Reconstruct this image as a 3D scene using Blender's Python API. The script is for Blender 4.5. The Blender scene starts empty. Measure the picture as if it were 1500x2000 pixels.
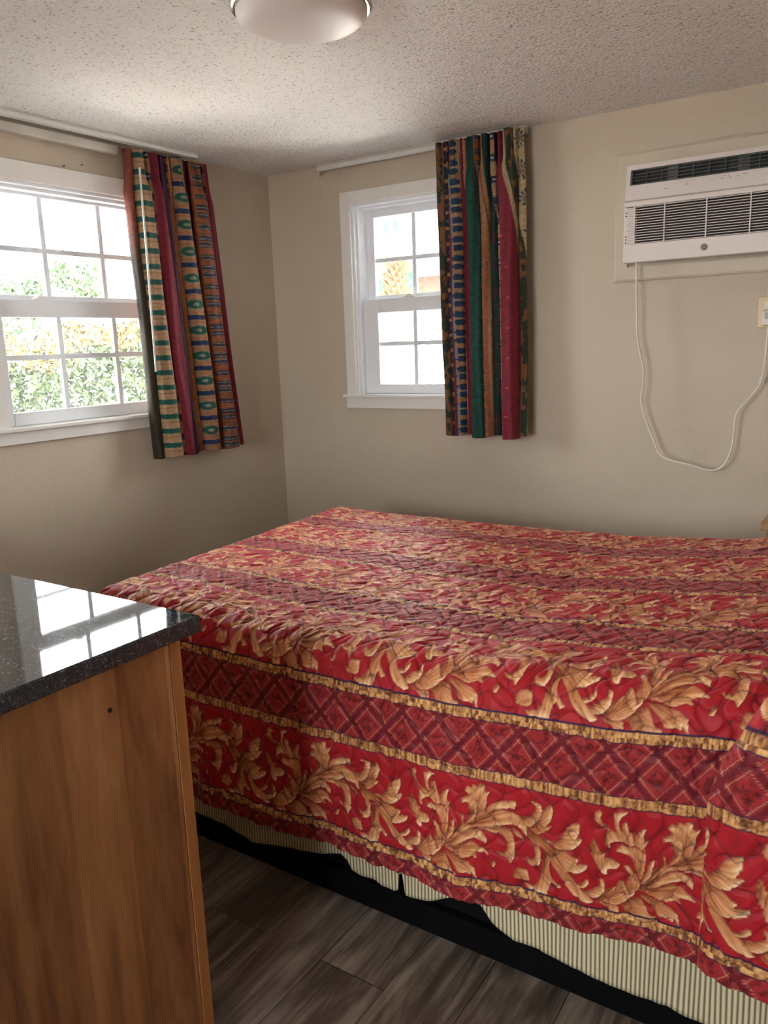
import bpy, bmesh, math, random
import numpy as np
from mathutils import Matrix, Vector
PI = math.pi
random.seed(7)
scene = bpy.context.scene
COL = scene.collection

# ------------------------------------------------------------------ camera
CAM = Vector((2.9976, -3.4915, 1.43))
cam_data = bpy.data.cameras.new('camera')
cam = bpy.data.objects.new('camera', cam_data)
COL.objects.link(cam)
rot = Matrix(((0.835327, -0.083256, 0.543412), (0.54868, 0.187981, -0.814625), (-0.034328, 0.978638, 0.202707)))
cam.matrix_world = Matrix.Translation(CAM) @ rot.to_4x4()
cam_data.sensor_fit = 'HORIZONTAL'
cam_data.sensor_width = 36.0
cam_data.lens = 1573.0 / 1500.0 * 36.0
cam_data.clip_start = 0.05
cam_data.clip_end = 200
scene.camera = cam

# ------------------------------------------------------------------ sky, sun, exposure
SKY_STRENGTH = 8.0
SUN_STRENGTH = 24.0
EXPOSURE = 1.85
scene.view_settings.view_transform = 'Standard'
scene.view_settings.look = 'None'
scene.view_settings.gamma = 1.0
scene.view_settings.use_curve_mapping = False
scene.view_settings.exposure = EXPOSURE
world = bpy.data.worlds.new('sky')
scene.world = world
world.use_nodes = True
bg = world.node_tree.nodes['Background']
bg.inputs[0].default_value = (1.0, 0.975, 0.975, 1)
bg.inputs[1].default_value = SKY_STRENGTH
sd = bpy.data.lights.new('sun', 'SUN')
sd.energy = SUN_STRENGTH
sd.angle = 0.02
sd.color = (1.0, 0.96, 0.92)
sun = bpy.data.objects.new('sun', sd)
COL.objects.link(sun)
sun.rotation_euler = Vector((-0.75, 0.45, -0.85)).to_track_quat('-Z', 'Y').to_euler()

def portal(name, loc, sx, sy, direction):
    d = bpy.data.lights.new(name, 'AREA')
    d.shape = 'RECTANGLE'; d.size = sx; d.size_y = sy
    d.energy = 1.0
    d.cycles.is_portal = True
    o = bpy.data.objects.new(name, d); COL.objects.link(o)
    o.location = loc
    o.rotation_euler = Vector(direction).to_track_quat('-Z', 'Y').to_euler()
portal('window_portal_left', (-0.16, -1.17, 1.63), 1.0, 0.98, (1, 0, 0))
portal('window_portal_back', (0.85, 0.16, 1.64), 0.66, 0.96, (0, -1, 0))
portal('fill_window_portal', (1.80, -5.06, 1.43), 1.2, 1.05, (0, 1, 0))  # portal at the unseen opening added for fill

# ------------------------------------------------------------------ materials
def s2l(c):
    return tuple(((v / 255.0) / 12.92) if v / 255.0 <= 0.04045 else (((v / 255.0) + 0.055) / 1.055) ** 2.4 for v in c)

class NT:
    def __init__(self, name):
        self.m = bpy.data.materials.new(name); self.m.use_nodes = True
        self.t = self.m.node_tree; self.n = self.t.nodes; self.l = self.t.links
        self.b = self.n['Principled BSDF']; self.out = self.n['Material Output']
    def new(self, kind, **kw):
        nd = self.n.new(kind)
        for k, v in kw.items():
            if k in nd.inputs: nd.inputs[k].default_value = v
            else: setattr(nd, k, v)
        return nd
    def link(self, a, b): self.l.new(a, b)
    def coord(self, scale=(1, 1, 1)):
        tc = self.new('ShaderNodeTexCoord'); mp = self.new('ShaderNodeMapping')
        mp.inputs['Scale'].default_value = scale
        self.link(tc.outputs['Object'], mp.inputs['Vector']); return mp.outputs['Vector']
    def noise(self, vec, scale, detail=4, rough=0.55, dist=0.0):
        nd = self.new('ShaderNodeTexNoise')
        nd.inputs['Scale'].default_value = scale; nd.inputs['Detail'].default_value = detail
        nd.inputs['Roughness'].default_value = rough; nd.inputs['Distortion'].default_value = dist
        self.link(vec, nd.inputs['Vector']); return nd.outputs['Fac']
    def ramp(self, fac, stops):
        r = self.new('ShaderNodeValToRGB'); e = r.color_ramp.elements
        while len(e) < len(stops): e.new(0.5)
        for el, (p, c) in zip(e, stops):
            el.position = p; el.color = (*c, 1)
        self.link(fac, r.inputs['Fac']); return r.outputs['Color']
    def bump(self, h, strength, dist, prev=None):
        b = self.new('ShaderNodeBump'); b.inputs['Strength'].default_value = strength
        b.inputs['Distance'].default_value = dist
        self.link(h, b.inputs['Height'])
        if prev is not None: self.link(prev, b.inputs['Normal'])
        return b.outputs['Normal']

def plain(name, col, rough=0.5, metal=0.0, spec=0.5, var=0.04, bump=0.0, bscale=60):
    t = NT(name)
    v = t.coord()
    c0 = tuple(x * (1 - var) for x in col); c1 = tuple(min(1, x * (1 + var)) for x in col)
    t.link(t.ramp(t.noise(v, 9, 3), [(0.3, c0), (0.7, c1)]), t.b.inputs['Base Color'])
    t.b.inputs['Roughness'].default_value = rough; t.b.inputs['Metallic'].default_value = metal
    t.b.inputs['Specular IOR Level'].default_value = spec
    if bump: t.link(t.bump(t.noise(v, bscale, 3), bump, 0.002), t.b.inputs['Normal'])
    return t.m

def mat_wall():
    t = NT('wall_paint'); v = t.coord()
    big = t.noise(v, 1.3, 3)
    t.link(t.ramp(big, [(0.3, (0.545, 0.465, 0.37)), (0.7, (0.585, 0.505, 0.405))]), t.b.inputs['Base Color'])
    n1 = t.bump(t.noise(v, 110, 4, 0.6), 0.22, 0.004)
    n2 = t.bump(t.noise(v, 10, 4, 0.6), 0.45, 0.012, n1)
    t.link(n2, t.b.inputs['Normal'])
    t.b.inputs['Roughness'].default_value = 0.55; t.b.inputs['Specular IOR Level'].default_value = 0.35
    return t.m

def mat_ceiling():
    t = NT('popcorn_ceiling'); v = t.coord()
    vo = t.new('ShaderNodeTexVoronoi'); vo.inputs['Scale'].default_value = 85
    t.link(v, vo.inputs['Vector'])
    no = t.noise(v, 105, 3, 0.6)
    mx = t.new('ShaderNodeMath', operation='SUBTRACT'); t.link(no, mx.inputs[0])
    ml = t.new('ShaderNodeMath', operation='MULTIPLY'); t.link(vo.outputs['Distance'], ml.inputs[0]); ml.inputs[1].default_value = 0.5
    t.link(ml.outputs[0], mx.inputs[1])
    t.link(t.ramp(no, [(0.30, (0.33, 0.29, 0.25)), (0.41, (0.84, 0.82, 0.79)), (1.0, (0.90, 0.87, 0.85))]), t.b.inputs['Base Color'])  # dark specks put the shade between popcorn grains into the colour
    t.link(t.bump(mx.outputs[0], 0.9, 0.007), t.b.inputs['Normal'])
    t.b.inputs['Roughness'].default_value = 0.9; t.b.inputs['Specular IOR Level'].default_value = 0.15
    return t.m

def mat_floor():
    t = NT('plank_floor'); tc = t.new('ShaderNodeTexCoord')
    mp = t.new('ShaderNodeMapping'); mp.inputs['Rotation'].default_value = (0, 0, PI / 2)
    mp.inputs['Location'].default_value = (0.23, 0.065, 0)
    t.link(tc.outputs['Object'], mp.inputs['Vector'])
    br = t.new('ShaderNodeTexBrick'); br.offset = 0.37
    for k, x in (('Scale', 1.0), ('Brick Width', 1.22), ('Row Height', 0.18), ('Mortar Size', 0.0011), ('Mortar Smooth', 0.1), ('Bias', 0.0)):
        br.inputs[k].default_value = x
    br.inputs['Color1'].default_value = (0, 0, 0, 1); br.inputs['Color2'].default_value = (1, 1, 1, 1)
    br.inputs['Mortar'].default_value = (0.5, 0.5, 0.5, 1)
    t.link(mp.outputs['Vector'], br.inputs['Vector'])
    ad = t.new('ShaderNodeVectorMath', operation='MULTIPLY_ADD')
    t.link(br.outputs['Color'], ad.inputs[0]); ad.inputs[1].default_value = (7.3, 3.1, 0)
    t.link(tc.outputs['Object'], ad.inputs[2])
    st = t.new('ShaderNodeMapping'); st.inputs['Scale'].default_value = (16, 1.1, 1)
    t.link(ad.outputs[0], st.inputs['Vector'])
    g1 = t.noise(st.outputs['Vector'], 1.6, 7, 0.68, 1.6)
    st2 = t.new('ShaderNodeMapping'); st2.inputs['Scale'].default_value = (5, 1.6, 1)
    t.link(ad.outputs[0], st2.inputs['Vector'])
    g2 = t.noise(st2.outputs['Vector'], 1.5, 4, 0.6, 0.8)
    mixv = t.new('ShaderNodeMath', operation='MULTIPLY_ADD'); t.link(g1, mixv.inputs[0]); mixv.inputs[1].default_value = 0.55
    m2 = t.new('ShaderNodeMath', operation='MULTIPLY'); t.link(g2, m2.inputs[0]); m2.inputs[1].default_value = 0.45
    t.link(m2.outputs[0], mixv.inputs[2])
    c = t.ramp(mixv.outputs[0], [(0.33, (0.025, 0.017, 0.013)), (0.46, (0.085, 0.062, 0.048)), (0.56, (0.19, 0.15, 0.122)), (0.72, (0.38, 0.32, 0.27))])
    mm = t.new('ShaderNodeMix', data_type='RGBA'); t.link(br.outputs['Fac'], mm.inputs[0])
    t.link(c, mm.inputs[6]); mm.inputs[7].default_value = (0.008, 0.006, 0.005, 1)
    t.link(mm.outputs[2], t.b.inputs['Base Color'])
    t.link(t.bump(g1, 0.25, 0.003), t.b.inputs['Normal'])
    t.b.inputs['Roughness'].default_value = 0.42
    return t.m

def mat_wood(name, dark, mid, light, axis='z', rough=0.38, stretch=12, seed=0.0, strips=0.0):
    t = NT(name); tc = t.new('ShaderNodeTexCoord'); mp = t.new('ShaderNodeMapping')
    sc = {'z': (stretch, stretch, 1.0), 'x': (1.0, stretch, stretch), 'y': (stretch, 1.0, stretch)}[axis]
    mp.inputs['Scale'].default_value = sc; mp.inputs['Location'].default_value = (seed, seed * 2, seed)
    t.link(tc.outputs['Object'], mp.inputs['Vector'])
    n1 = t.noise(mp.outputs['Vector'], 0.9, 4, 0.55, 1.0)
    mp2 = t.new('ShaderNodeMapping'); mp2.inputs['Scale'].default_value = tuple(3.5 * x for x in sc)
    t.link(tc.outputs['Object'], mp2.inputs['Vector'])
    n2 = t.noise(mp2.outputs['Vector'], 2.2, 6, 0.65, 0.6)
    a = t.new('ShaderNodeMath', operation='MULTIPLY'); t.link(n1, a.inputs[0]); a.inputs[1].default_value = 0.72
    b = t.new('ShaderNodeMath', operation='MULTIPLY_ADD'); t.link(n2, b.inputs[0]); b.inputs[1].default_value = 0.28
    t.link(a.outputs[0], b.inputs[2])
    fac = b.outputs[0]
    if strips:
        sx = t.new('ShaderNodeSeparateXYZ'); t.link(tc.outputs['Object'], sx.inputs[0])
        dv = t.new('ShaderNodeMath', operation='MULTIPLY'); t.link(sx.outputs[1], dv.inputs[0]); dv.inputs[1].default_value = 1 / strips
        fl = t.new('ShaderNodeMath', operation='FLOOR'); t.link(dv.outputs[0], fl.inputs[0])
        wn = t.new('ShaderNodeTexWhiteNoise', noise_dimensions='1D'); t.link(fl.outputs[0], wn.inputs['W'])
        ma = t.new('ShaderNodeMath', operation='MULTIPLY_ADD'); t.link(wn.outputs['Value'], ma.inputs[0]); ma.inputs[1].default_value = 0.16
        su = t.new('ShaderNodeMath', operation='SUBTRACT'); t.link(fac, su.inputs[0]); su.inputs[1].default_value = 0.08
        t.link(su.outputs[0], ma.inputs[2]); fac = ma.outputs[0]
    t.link(t.ramp(fac, [(0.32, dark), (0.5, mid), (0.68, light)]), t.b.inputs['Base Color'])
    t.b.inputs['Roughness'].default_value = rough
    t.link(t.bump(n2, 0.08, 0.001), t.b.inputs['Normal'])
    return t.m

def mat_granite():
    t = NT('blue_pearl_granite'); v = t.coord()
    vo = t.new('ShaderNodeTexVoronoi'); vo.inputs['Scale'].default_value = 420; t.link(v, vo.inputs['Vector'])
    sp = t.new('ShaderNodeSeparateColor'); t.link(vo.outputs['Color'], sp.inputs[0])
    no = t.noise(v, 45, 4, 0.7)
    m = t.new('ShaderNodeMath', operation='MULTIPLY'); t.link(sp.outputs[0], m.inputs[0]); t.link(no, m.inputs[1])
    t.link(t.ramp(m.outputs[0], [(0.0, (0.006, 0.008, 0.012)), (0.32, (0.022, 0.032, 0.048)), (0.46, (0.07, 0.095, 0.13)), (0.62, (0.32, 0.37, 0.42))]), t.b.inputs['Base Color'])
    ge = t.new('ShaderNodeNewGeometry'); sz = t.new('ShaderNodeSeparateXYZ'); t.link(ge.outputs['True Normal'], sz.inputs[0])
    ro = t.new('ShaderNodeMapRange'); t.link(sz.outputs[2], ro.inputs[0])          # polished top, honed edges
    ro.inputs[1].default_value = 0.3; ro.inputs[2].default_value = 0.9; ro.inputs[3].default_value = 0.45; ro.inputs[4].default_value = 0.035
    t.link(ro.outputs[0], t.b.inputs['Roughness'])
    cw = t.new('ShaderNodeMapRange'); t.link(sz.outputs[2], cw.inputs[0]); cw.inputs[1].default_value = 0.3; cw.inputs[2].default_value = 0.9
    cw.inputs[3].default_value = 0.0; cw.inputs[4].default_value = 0.6; t.link(cw.outputs[0], t.b.inputs['Coat Weight'])
    t.b.inputs['Specular IOR Level'].default_value = 0.7
    t.b.inputs['Coat Roughness'].default_value = 0.02
    return t.m

def mat_glass():
    t = NT('window_glass')
    tr = t.new('ShaderNodeBsdfTransparent'); tr.inputs[0].default_value = (0.93, 0.96, 0.95, 1)
    gl = t.new('ShaderNodeBsdfGlossy'); gl.inputs['Roughness'].default_value = 0.02
    fr = t.new('ShaderNodeFresnel'); fr.inputs['IOR'].default_value = 1.45
    mx = t.new('ShaderNodeMixShader'); t.link(fr.outputs[0], mx.inputs[0]); t.link(tr.outputs[0], mx.inputs[1]); t.link(gl.outputs[0], mx.inputs[2])
    t.link(mx.outputs[0], t.out.inputs[0]); return t.m

def mat_screen():
    t = NT('dusty_insect_screen'); v = t.coord()
    tr = t.new('ShaderNodeBsdfTransparent'); df = t.new('ShaderNodeBsdfDiffuse'); df.inputs[0].default_value = (0.60, 0.66, 0.70, 1)
    tl = t.new('ShaderNodeBsdfTranslucent'); tl.inputs[0].default_value = (0.55, 0.62, 0.66, 1)
    ad = t.new('ShaderNodeMixShader'); ad.inputs[0].default_value = 0.5
    t.link(df.outputs[0], ad.inputs[1]); t.link(tl.outputs[0], ad.inputs[2])
    fac = t.new('ShaderNodeMapRange'); t.link(t.noise(v, 7, 5, 0.7), fac.inputs[0])
    fac.inputs[3].default_value = 0.004; fac.inputs[4].default_value = 0.026
    mx = t.new('ShaderNodeMixShader'); t.link(fac.outputs[0], mx.inputs[0]); t.link(tr.outputs[0], mx.inputs[1]); t.link(ad.outputs[0], mx.inputs[2])
    t.link(mx.outputs[0], t.out.inputs[0]); return t.m

def mat_printed(name, rough, sheen, spec=0.5, tint=(1, 1, 1, 1)):
    """cloth whose printed pattern sits in the mesh's colour attribute; weave in the bump"""
    t = NT(name); at = t.new('ShaderNodeAttribute', attribute_name='print')
    v = t.coord()
    t.link(at.outputs['Color'], t.b.inputs['Base Color'])
    t.link(t.bump(t.noise(v, 420, 2), 0.12, 0.0008), t.b.inputs['Normal'])
    t.b.inputs['Roughness'].default_value = rough; t.b.inputs['Specular IOR Level'].default_value = spec
    t.b.inputs['Sheen Weight'].default_value = sheen; t.b.inputs['Sheen Roughness'].default_value = 0.4; t.b.inputs['Sheen Tint'].default_value = tint
    return t.m

def mat_ticking():
    t = NT('ribbed_ticking'); tc = t.new('ShaderNodeTexCoord')
    sx = t.new('ShaderNodeSeparateXYZ'); t.link(tc.outputs['Object'], sx.inputs[0])
    ad = t.new('ShaderNodeMath', operation='ADD'); t.link(sx.outputs[0], ad.inputs[0]); t.link(sx.outputs[1], ad.inputs[1])
    m = t.new('ShaderNodeMath', operation='MULTIPLY'); t.link(ad.outputs[0], m.inputs[0]); m.inputs[1].default_value = 2 * PI / 0.0098
    s = t.new('ShaderNodeMath', operation='SINE'); t.link(m.outputs[0], s.inputs[0])
    r = t.new('ShaderNodeMapRange'); t.link(s.outputs[0], r.inputs[0]); r.inputs[1].default_value = -1; r.inputs[2].default_value = 1
    t.link(t.ramp(r.outputs[0], [(0.12, (0.20, 0.155, 0.085)), (0.55, (0.62, 0.54, 0.36)), (1.0, (0.72, 0.64, 0.45))]), t.b.inputs['Base Color'])
    t.link(t.bump(r.outputs[0], 0.5, 0.002), t.b.inputs['Normal'])
    t.b.inputs['Roughness'].default_value = 0.8
    return t.m

M = {}
M['wall'] = mat_wall(); M['ceiling'] = mat_ceiling(); M['floor'] = mat_floor()
M['granite'] = mat_granite(); M['glass'] = mat_glass(); M['screen'] = mat_screen()
M['veneer'] = mat_wood('brown_veneer', (0.20, 0.076, 0.028), (0.45, 0.21, 0.082), (0.66, 0.38, 0.17), 'z', 0.36, 7, 0.7, 0.115)
M['stile'] = mat_wood('amber_solid_wood', (0.38, 0.155, 0.05), (0.50, 0.225, 0.075), (0.58, 0.28, 0.10), 'z', 0.34, 14, 3.1)
M['oak'] = mat_wood('nightstand_wood', (0.30, 0.155, 0.062), (0.44, 0.25, 0.11), (0.52, 0.31, 0.15), 'y', 0.4, 12, 5.0)
M['trim'] = plain('white_trim_paint', (0.80, 0.78, 0.75), 0.38, var=0.02, bump=0.05)
M['vinyl'] = plain('white_vinyl', (0.82, 0.84, 0.88), 0.32, var=0.02)
M['muntin'] = plain('muntin_white', (0.80, 0.84, 0.90), 0.4, var=0.02)
M['track'] = plain('white_metal_track', (0.72, 0.71, 0.69), 0.35, var=0.03)
M['track_worn'] = plain('yellowed_track', (0.62, 0.58, 0.52), 0.45, var=0.10)
M['ac'] = plain('white_plastic', (0.76, 0.69, 0.67), 0.38, var=0.015)
M['ac_seam'] = plain('grey_plastic_seam', (0.40, 0.38, 0.35), 0.5)
M['ac_dark'] = plain('dark_plastic', (0.020, 0.022, 0.022), 0.5)
M['ac_grill'] = plain('charcoal_grille', (0.105, 0.115, 0.112), 0.4)
M['coil'] = plain('dark_filter', (0.022, 0.016, 0.018), 0.7)
M['ink'] = plain('grey_print', (0.22, 0.20, 0.20), 0.6)
M['badge'] = plain('badge_grey', (0.085, 0.085, 0.080), 0.35)
M['silver'] = plain('badge_silver', (0.60, 0.58, 0.55), 0.3, metal=0.3)
M['frame_paint'] = plain('painted_wood_frame', (0.585, 0.505, 0.405), 0.42, var=0.03, bump=0.1)
M['cord'] = plain('white_cord', (0.74, 0.68, 0.58), 0.4)
M['almond'] = plain('almond_plastic', (0.66, 0.50, 0.29), 0.4)
M['plug'] = plain('plug_plastic', (0.70, 0.66, 0.60), 0.4)
M['label'] = plain('paper_label', (0.72, 0.66, 0.64), 0.6)
M['nickel'] = plain('brushed_nickel', (0.62, 0.59, 0.55), 0.22, metal=1.0, var=0.03)
M['opal'] = plain('frosted_glass', (0.78, 0.72, 0.70), 0.42, spec=0.35, var=0.01)
M['black'] = plain('black_base_cloth', (0.004, 0.004, 0.005), 0.9, spec=0.1)
M['black_rail'] = plain('black_rail', (0.003, 0.003, 0.004), 0.9, spec=0.08)
M['mattress'] = plain('mattress_cloth', (0.70, 0.67, 0.60), 0.8)
M['ticking'] = mat_ticking()
M['print'] = mat_printed('printed_quilt_cotton', 0.55, 0.30, 0.20, (1.0, 0.50, 0.48, 1))
M['tapestry'] = mat_printed('printed_curtain_cloth', 0.75, 0.08, 0.25)
M['hole'] = plain('dark_hole', (0.012, 0.008, 0.006), 0.6)
M['steel'] = plain('dull_steel', (0.14, 0.12, 0.10), 0.4, metal=0.8)
M['knob'] = plain('bronze_knob', (0.10, 0.07, 0.05), 0.35, metal=0.9)
M['chrome'] = plain('chrome', (0.7, 0.7, 0.7), 0.15, metal=1.0)

# ------------------------------------------------------------------ mesh helpers
def link_obj(name, me, mat, parent=None):
    o = bpy.data.objects.new(name, me); COL.objects.link(o)
    if mat is not None: me.materials.append(mat)
    if parent is not None: o.parent = parent
    return o

def box(bm, x0, x1, y0, y1, z0, z1, bev=0.0, seg=2):
    vs = [bm.verts.new((x, y, z)) for x in (x0, x1) for y in (y0, y1) for z in (z0, z1)]
    F = [(0, 1, 3, 2), (4, 6, 7, 5), (0, 4, 5, 1), (2, 3, 7, 6), (0, 2, 6, 4), (1, 5, 7, 3)]
    fs = [bm.faces.new([vs[i] for i in f]) for f in F]
    if bev:
        es = list({e for f in fs for e in f.edges})
        bmesh.ops.bevel(bm, geom=es, offset=bev, segments=seg, affect='EDGES', profile=0.5, clamp_overlap=True)

def done(name, bm, mat, parent=None, smooth=False, inv=None):
    bmesh.ops.recalc_face_normals(bm, faces=bm.faces)
    me = bpy.data.meshes.new(name)
    if inv is not None: bm.transform(Matrix.Translation(-Vector(inv)))
    bm.to_mesh(me); bm.free()
    if smooth:
        me.polygons.foreach_set('use_smooth', [True] * len(me.polygons))
    return link_obj(name, me, mat, parent)

def tube(bm, pts, r, n=8, caps=True):
    pts = [Vector(p) for p in pts]
    rings = []
    up = Vector((0, 0, 1))
    prev = None
    for i, p in enumerate(pts):
        t = (pts[min(i + 1, len(pts) - 1)] - pts[max(i - 1, 0)]).normalized()
        a = prev if prev is not None else (up if abs(t.z) < 0.9 else Vector((1, 0, 0)))
        u = (a - t * a.dot(t)).normalized(); w = t.cross(u); prev = u
        rr = r[i] if isinstance(r, (list, tuple)) else r
        rings.append([bm.verts.new(p + (u * math.cos(2 * PI * k / n) + w * math.sin(2 * PI * k / n)) * rr) for k in range(n)])
    for a, b in zip(rings, rings[1:]):
        for k in range(n): bm.faces.new((a[k], a[(k + 1) % n], b[(k + 1) % n], b[k]))
    if caps:
        bm.faces.new(rings[0]); bm.faces.new(rings[-1][::-1])

def lathe(bm, prof, cx, cy, n=48, axis='z', cz=0):
    rings = []
    for r, h in prof:
        ring = []
        for k in range(n):
            a = 2 * PI * k / n
            if axis == 'z': ring.append(bm.verts.new((cx + r * math.cos(a), cy + r * math.sin(a), h)))
            else: ring.append(bm.verts.new((cx + r * math.cos(a), h, cz + r * math.sin(a))))
        rings.append(ring)
    for a, b in zip(rings, rings[1:]):
        for k in range(n): bm.faces.new((a[k], a[(k + 1) % n], b[(k + 1) % n], b[k]))
    if prof[0][0] > 1e-6: bm.faces.new(rings[0])
    if prof[-1][0] > 1e-6: bm.faces.new(rings[-1][::-1])
    bmesh.ops.remove_doubles(bm, verts=bm.verts, dist=1e-7)

def spline(pts, k=8):
    P = [Vector(p) for p in pts]; P = [P[0] * 2 - P[1]] + P + [P[-1] * 2 - P[-2]]
    out = []
    for i in range(1, len(P) - 2):
        for j in range(k):
            t = j / k
            a, b, c, d = P[i - 1], P[i], P[i + 1], P[i + 2]
            out.append(0.5 * ((2 * b) + (c - a) * t + (2 * a - 5 * b + 4 * c - d) * t * t + (-a + 3 * b - 3 * c + d) * t ** 3))
    out.append(P[-2]); return out

def tag(o, label, cat, group=None):
    o['label'] = label; o['category'] = cat
    if group: o['group'] = group
    return o

def thing(name, label, cat, loc=(0, 0, 0), group=None):
    o = bpy.data.objects.new(name, None); COL.objects.link(o)
    o.location = loc; o.empty_display_size = 0.05
    return tag(o, label, cat, group)

def part(name, bm, mat, parent, smooth=False):
    """part drawn in world coordinates under an empty; stored relative to that empty"""
    base = Vector((0, 0, 0)); p = parent
    while p is not None: base += p.location; p = p.parent
    return done(name, bm, mat, parent, smooth, inv=base)

def structure(o): o['kind'] = 'structure'; return o

def boxes(name, mat, parent, lst, bev=0.0, structure_=False, smooth=False):
    bm = bmesh.new()
    for b in lst: box(bm, *b, bev=bev)
    return part(name, bm, mat, parent, smooth)

# ------------------------------------------------------------------ the room
XR, YF, HC, TH = 3.30, -4.90, 2.33, 0.15
# window openings (left: along y, back: along x)
LY0, LY1, LZ0, LZ1 = -1.650, -0.715, 1.155, 2.105
RX0, RX1, RZ0, RZ1 = 0.535, 1.150, 1.180, 2.125
FX0, FX1, FZ0, FZ1 = 1.20, 2.40, 0.90, 1.95  # front wall opening, added for fill light

def wall_with_hole(name, axis, pos, thick, a0, a1, h0, h1, z0, z1):
    bm = bmesh.new()
    def q(u0, u1, w0, w1):
        if axis == 'x': box(bm, min(pos, pos + thick), max(pos, pos + thick), u0, u1, w0, w1)
        else: box(bm, u0, u1, min(pos, pos + thick), max(pos, pos + thick), w0, w1)
    q(a0, h0, 0, HC); q(h1, a1, 0, HC); q(h0, h1, 0, z0); q(h0, h1, z1, HC)
    return structure(done(name, bm, M['wall']))
wall_with_hole('wall_left', 'x', 0, -TH, YF - TH, TH, LY0, LY1, LZ0, LZ1)
wall_with_hole('wall_back', 'y', 0, TH, 0, XR + TH, RX0, RX1, RZ0, RZ1)
wall_with_hole('wall_front', 'y', YF, -TH, 0, XR + TH, FX0, FX1, FZ0, FZ1)
bm = bmesh.new(); box(bm, XR, XR + TH, YF, 0, 0, HC); structure(done('wall_right', bm, M['wall']))
bm = bmesh.new(); box(bm, -TH, XR + TH, YF - TH, TH, -0.1, 0); structure(done('floor', bm, M['floor']))
bm = bmesh.new(); box(bm, -TH, XR + TH, YF - TH, TH, HC, HC + 0.1); structure(done('ceiling', bm, M['ceiling']))

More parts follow.
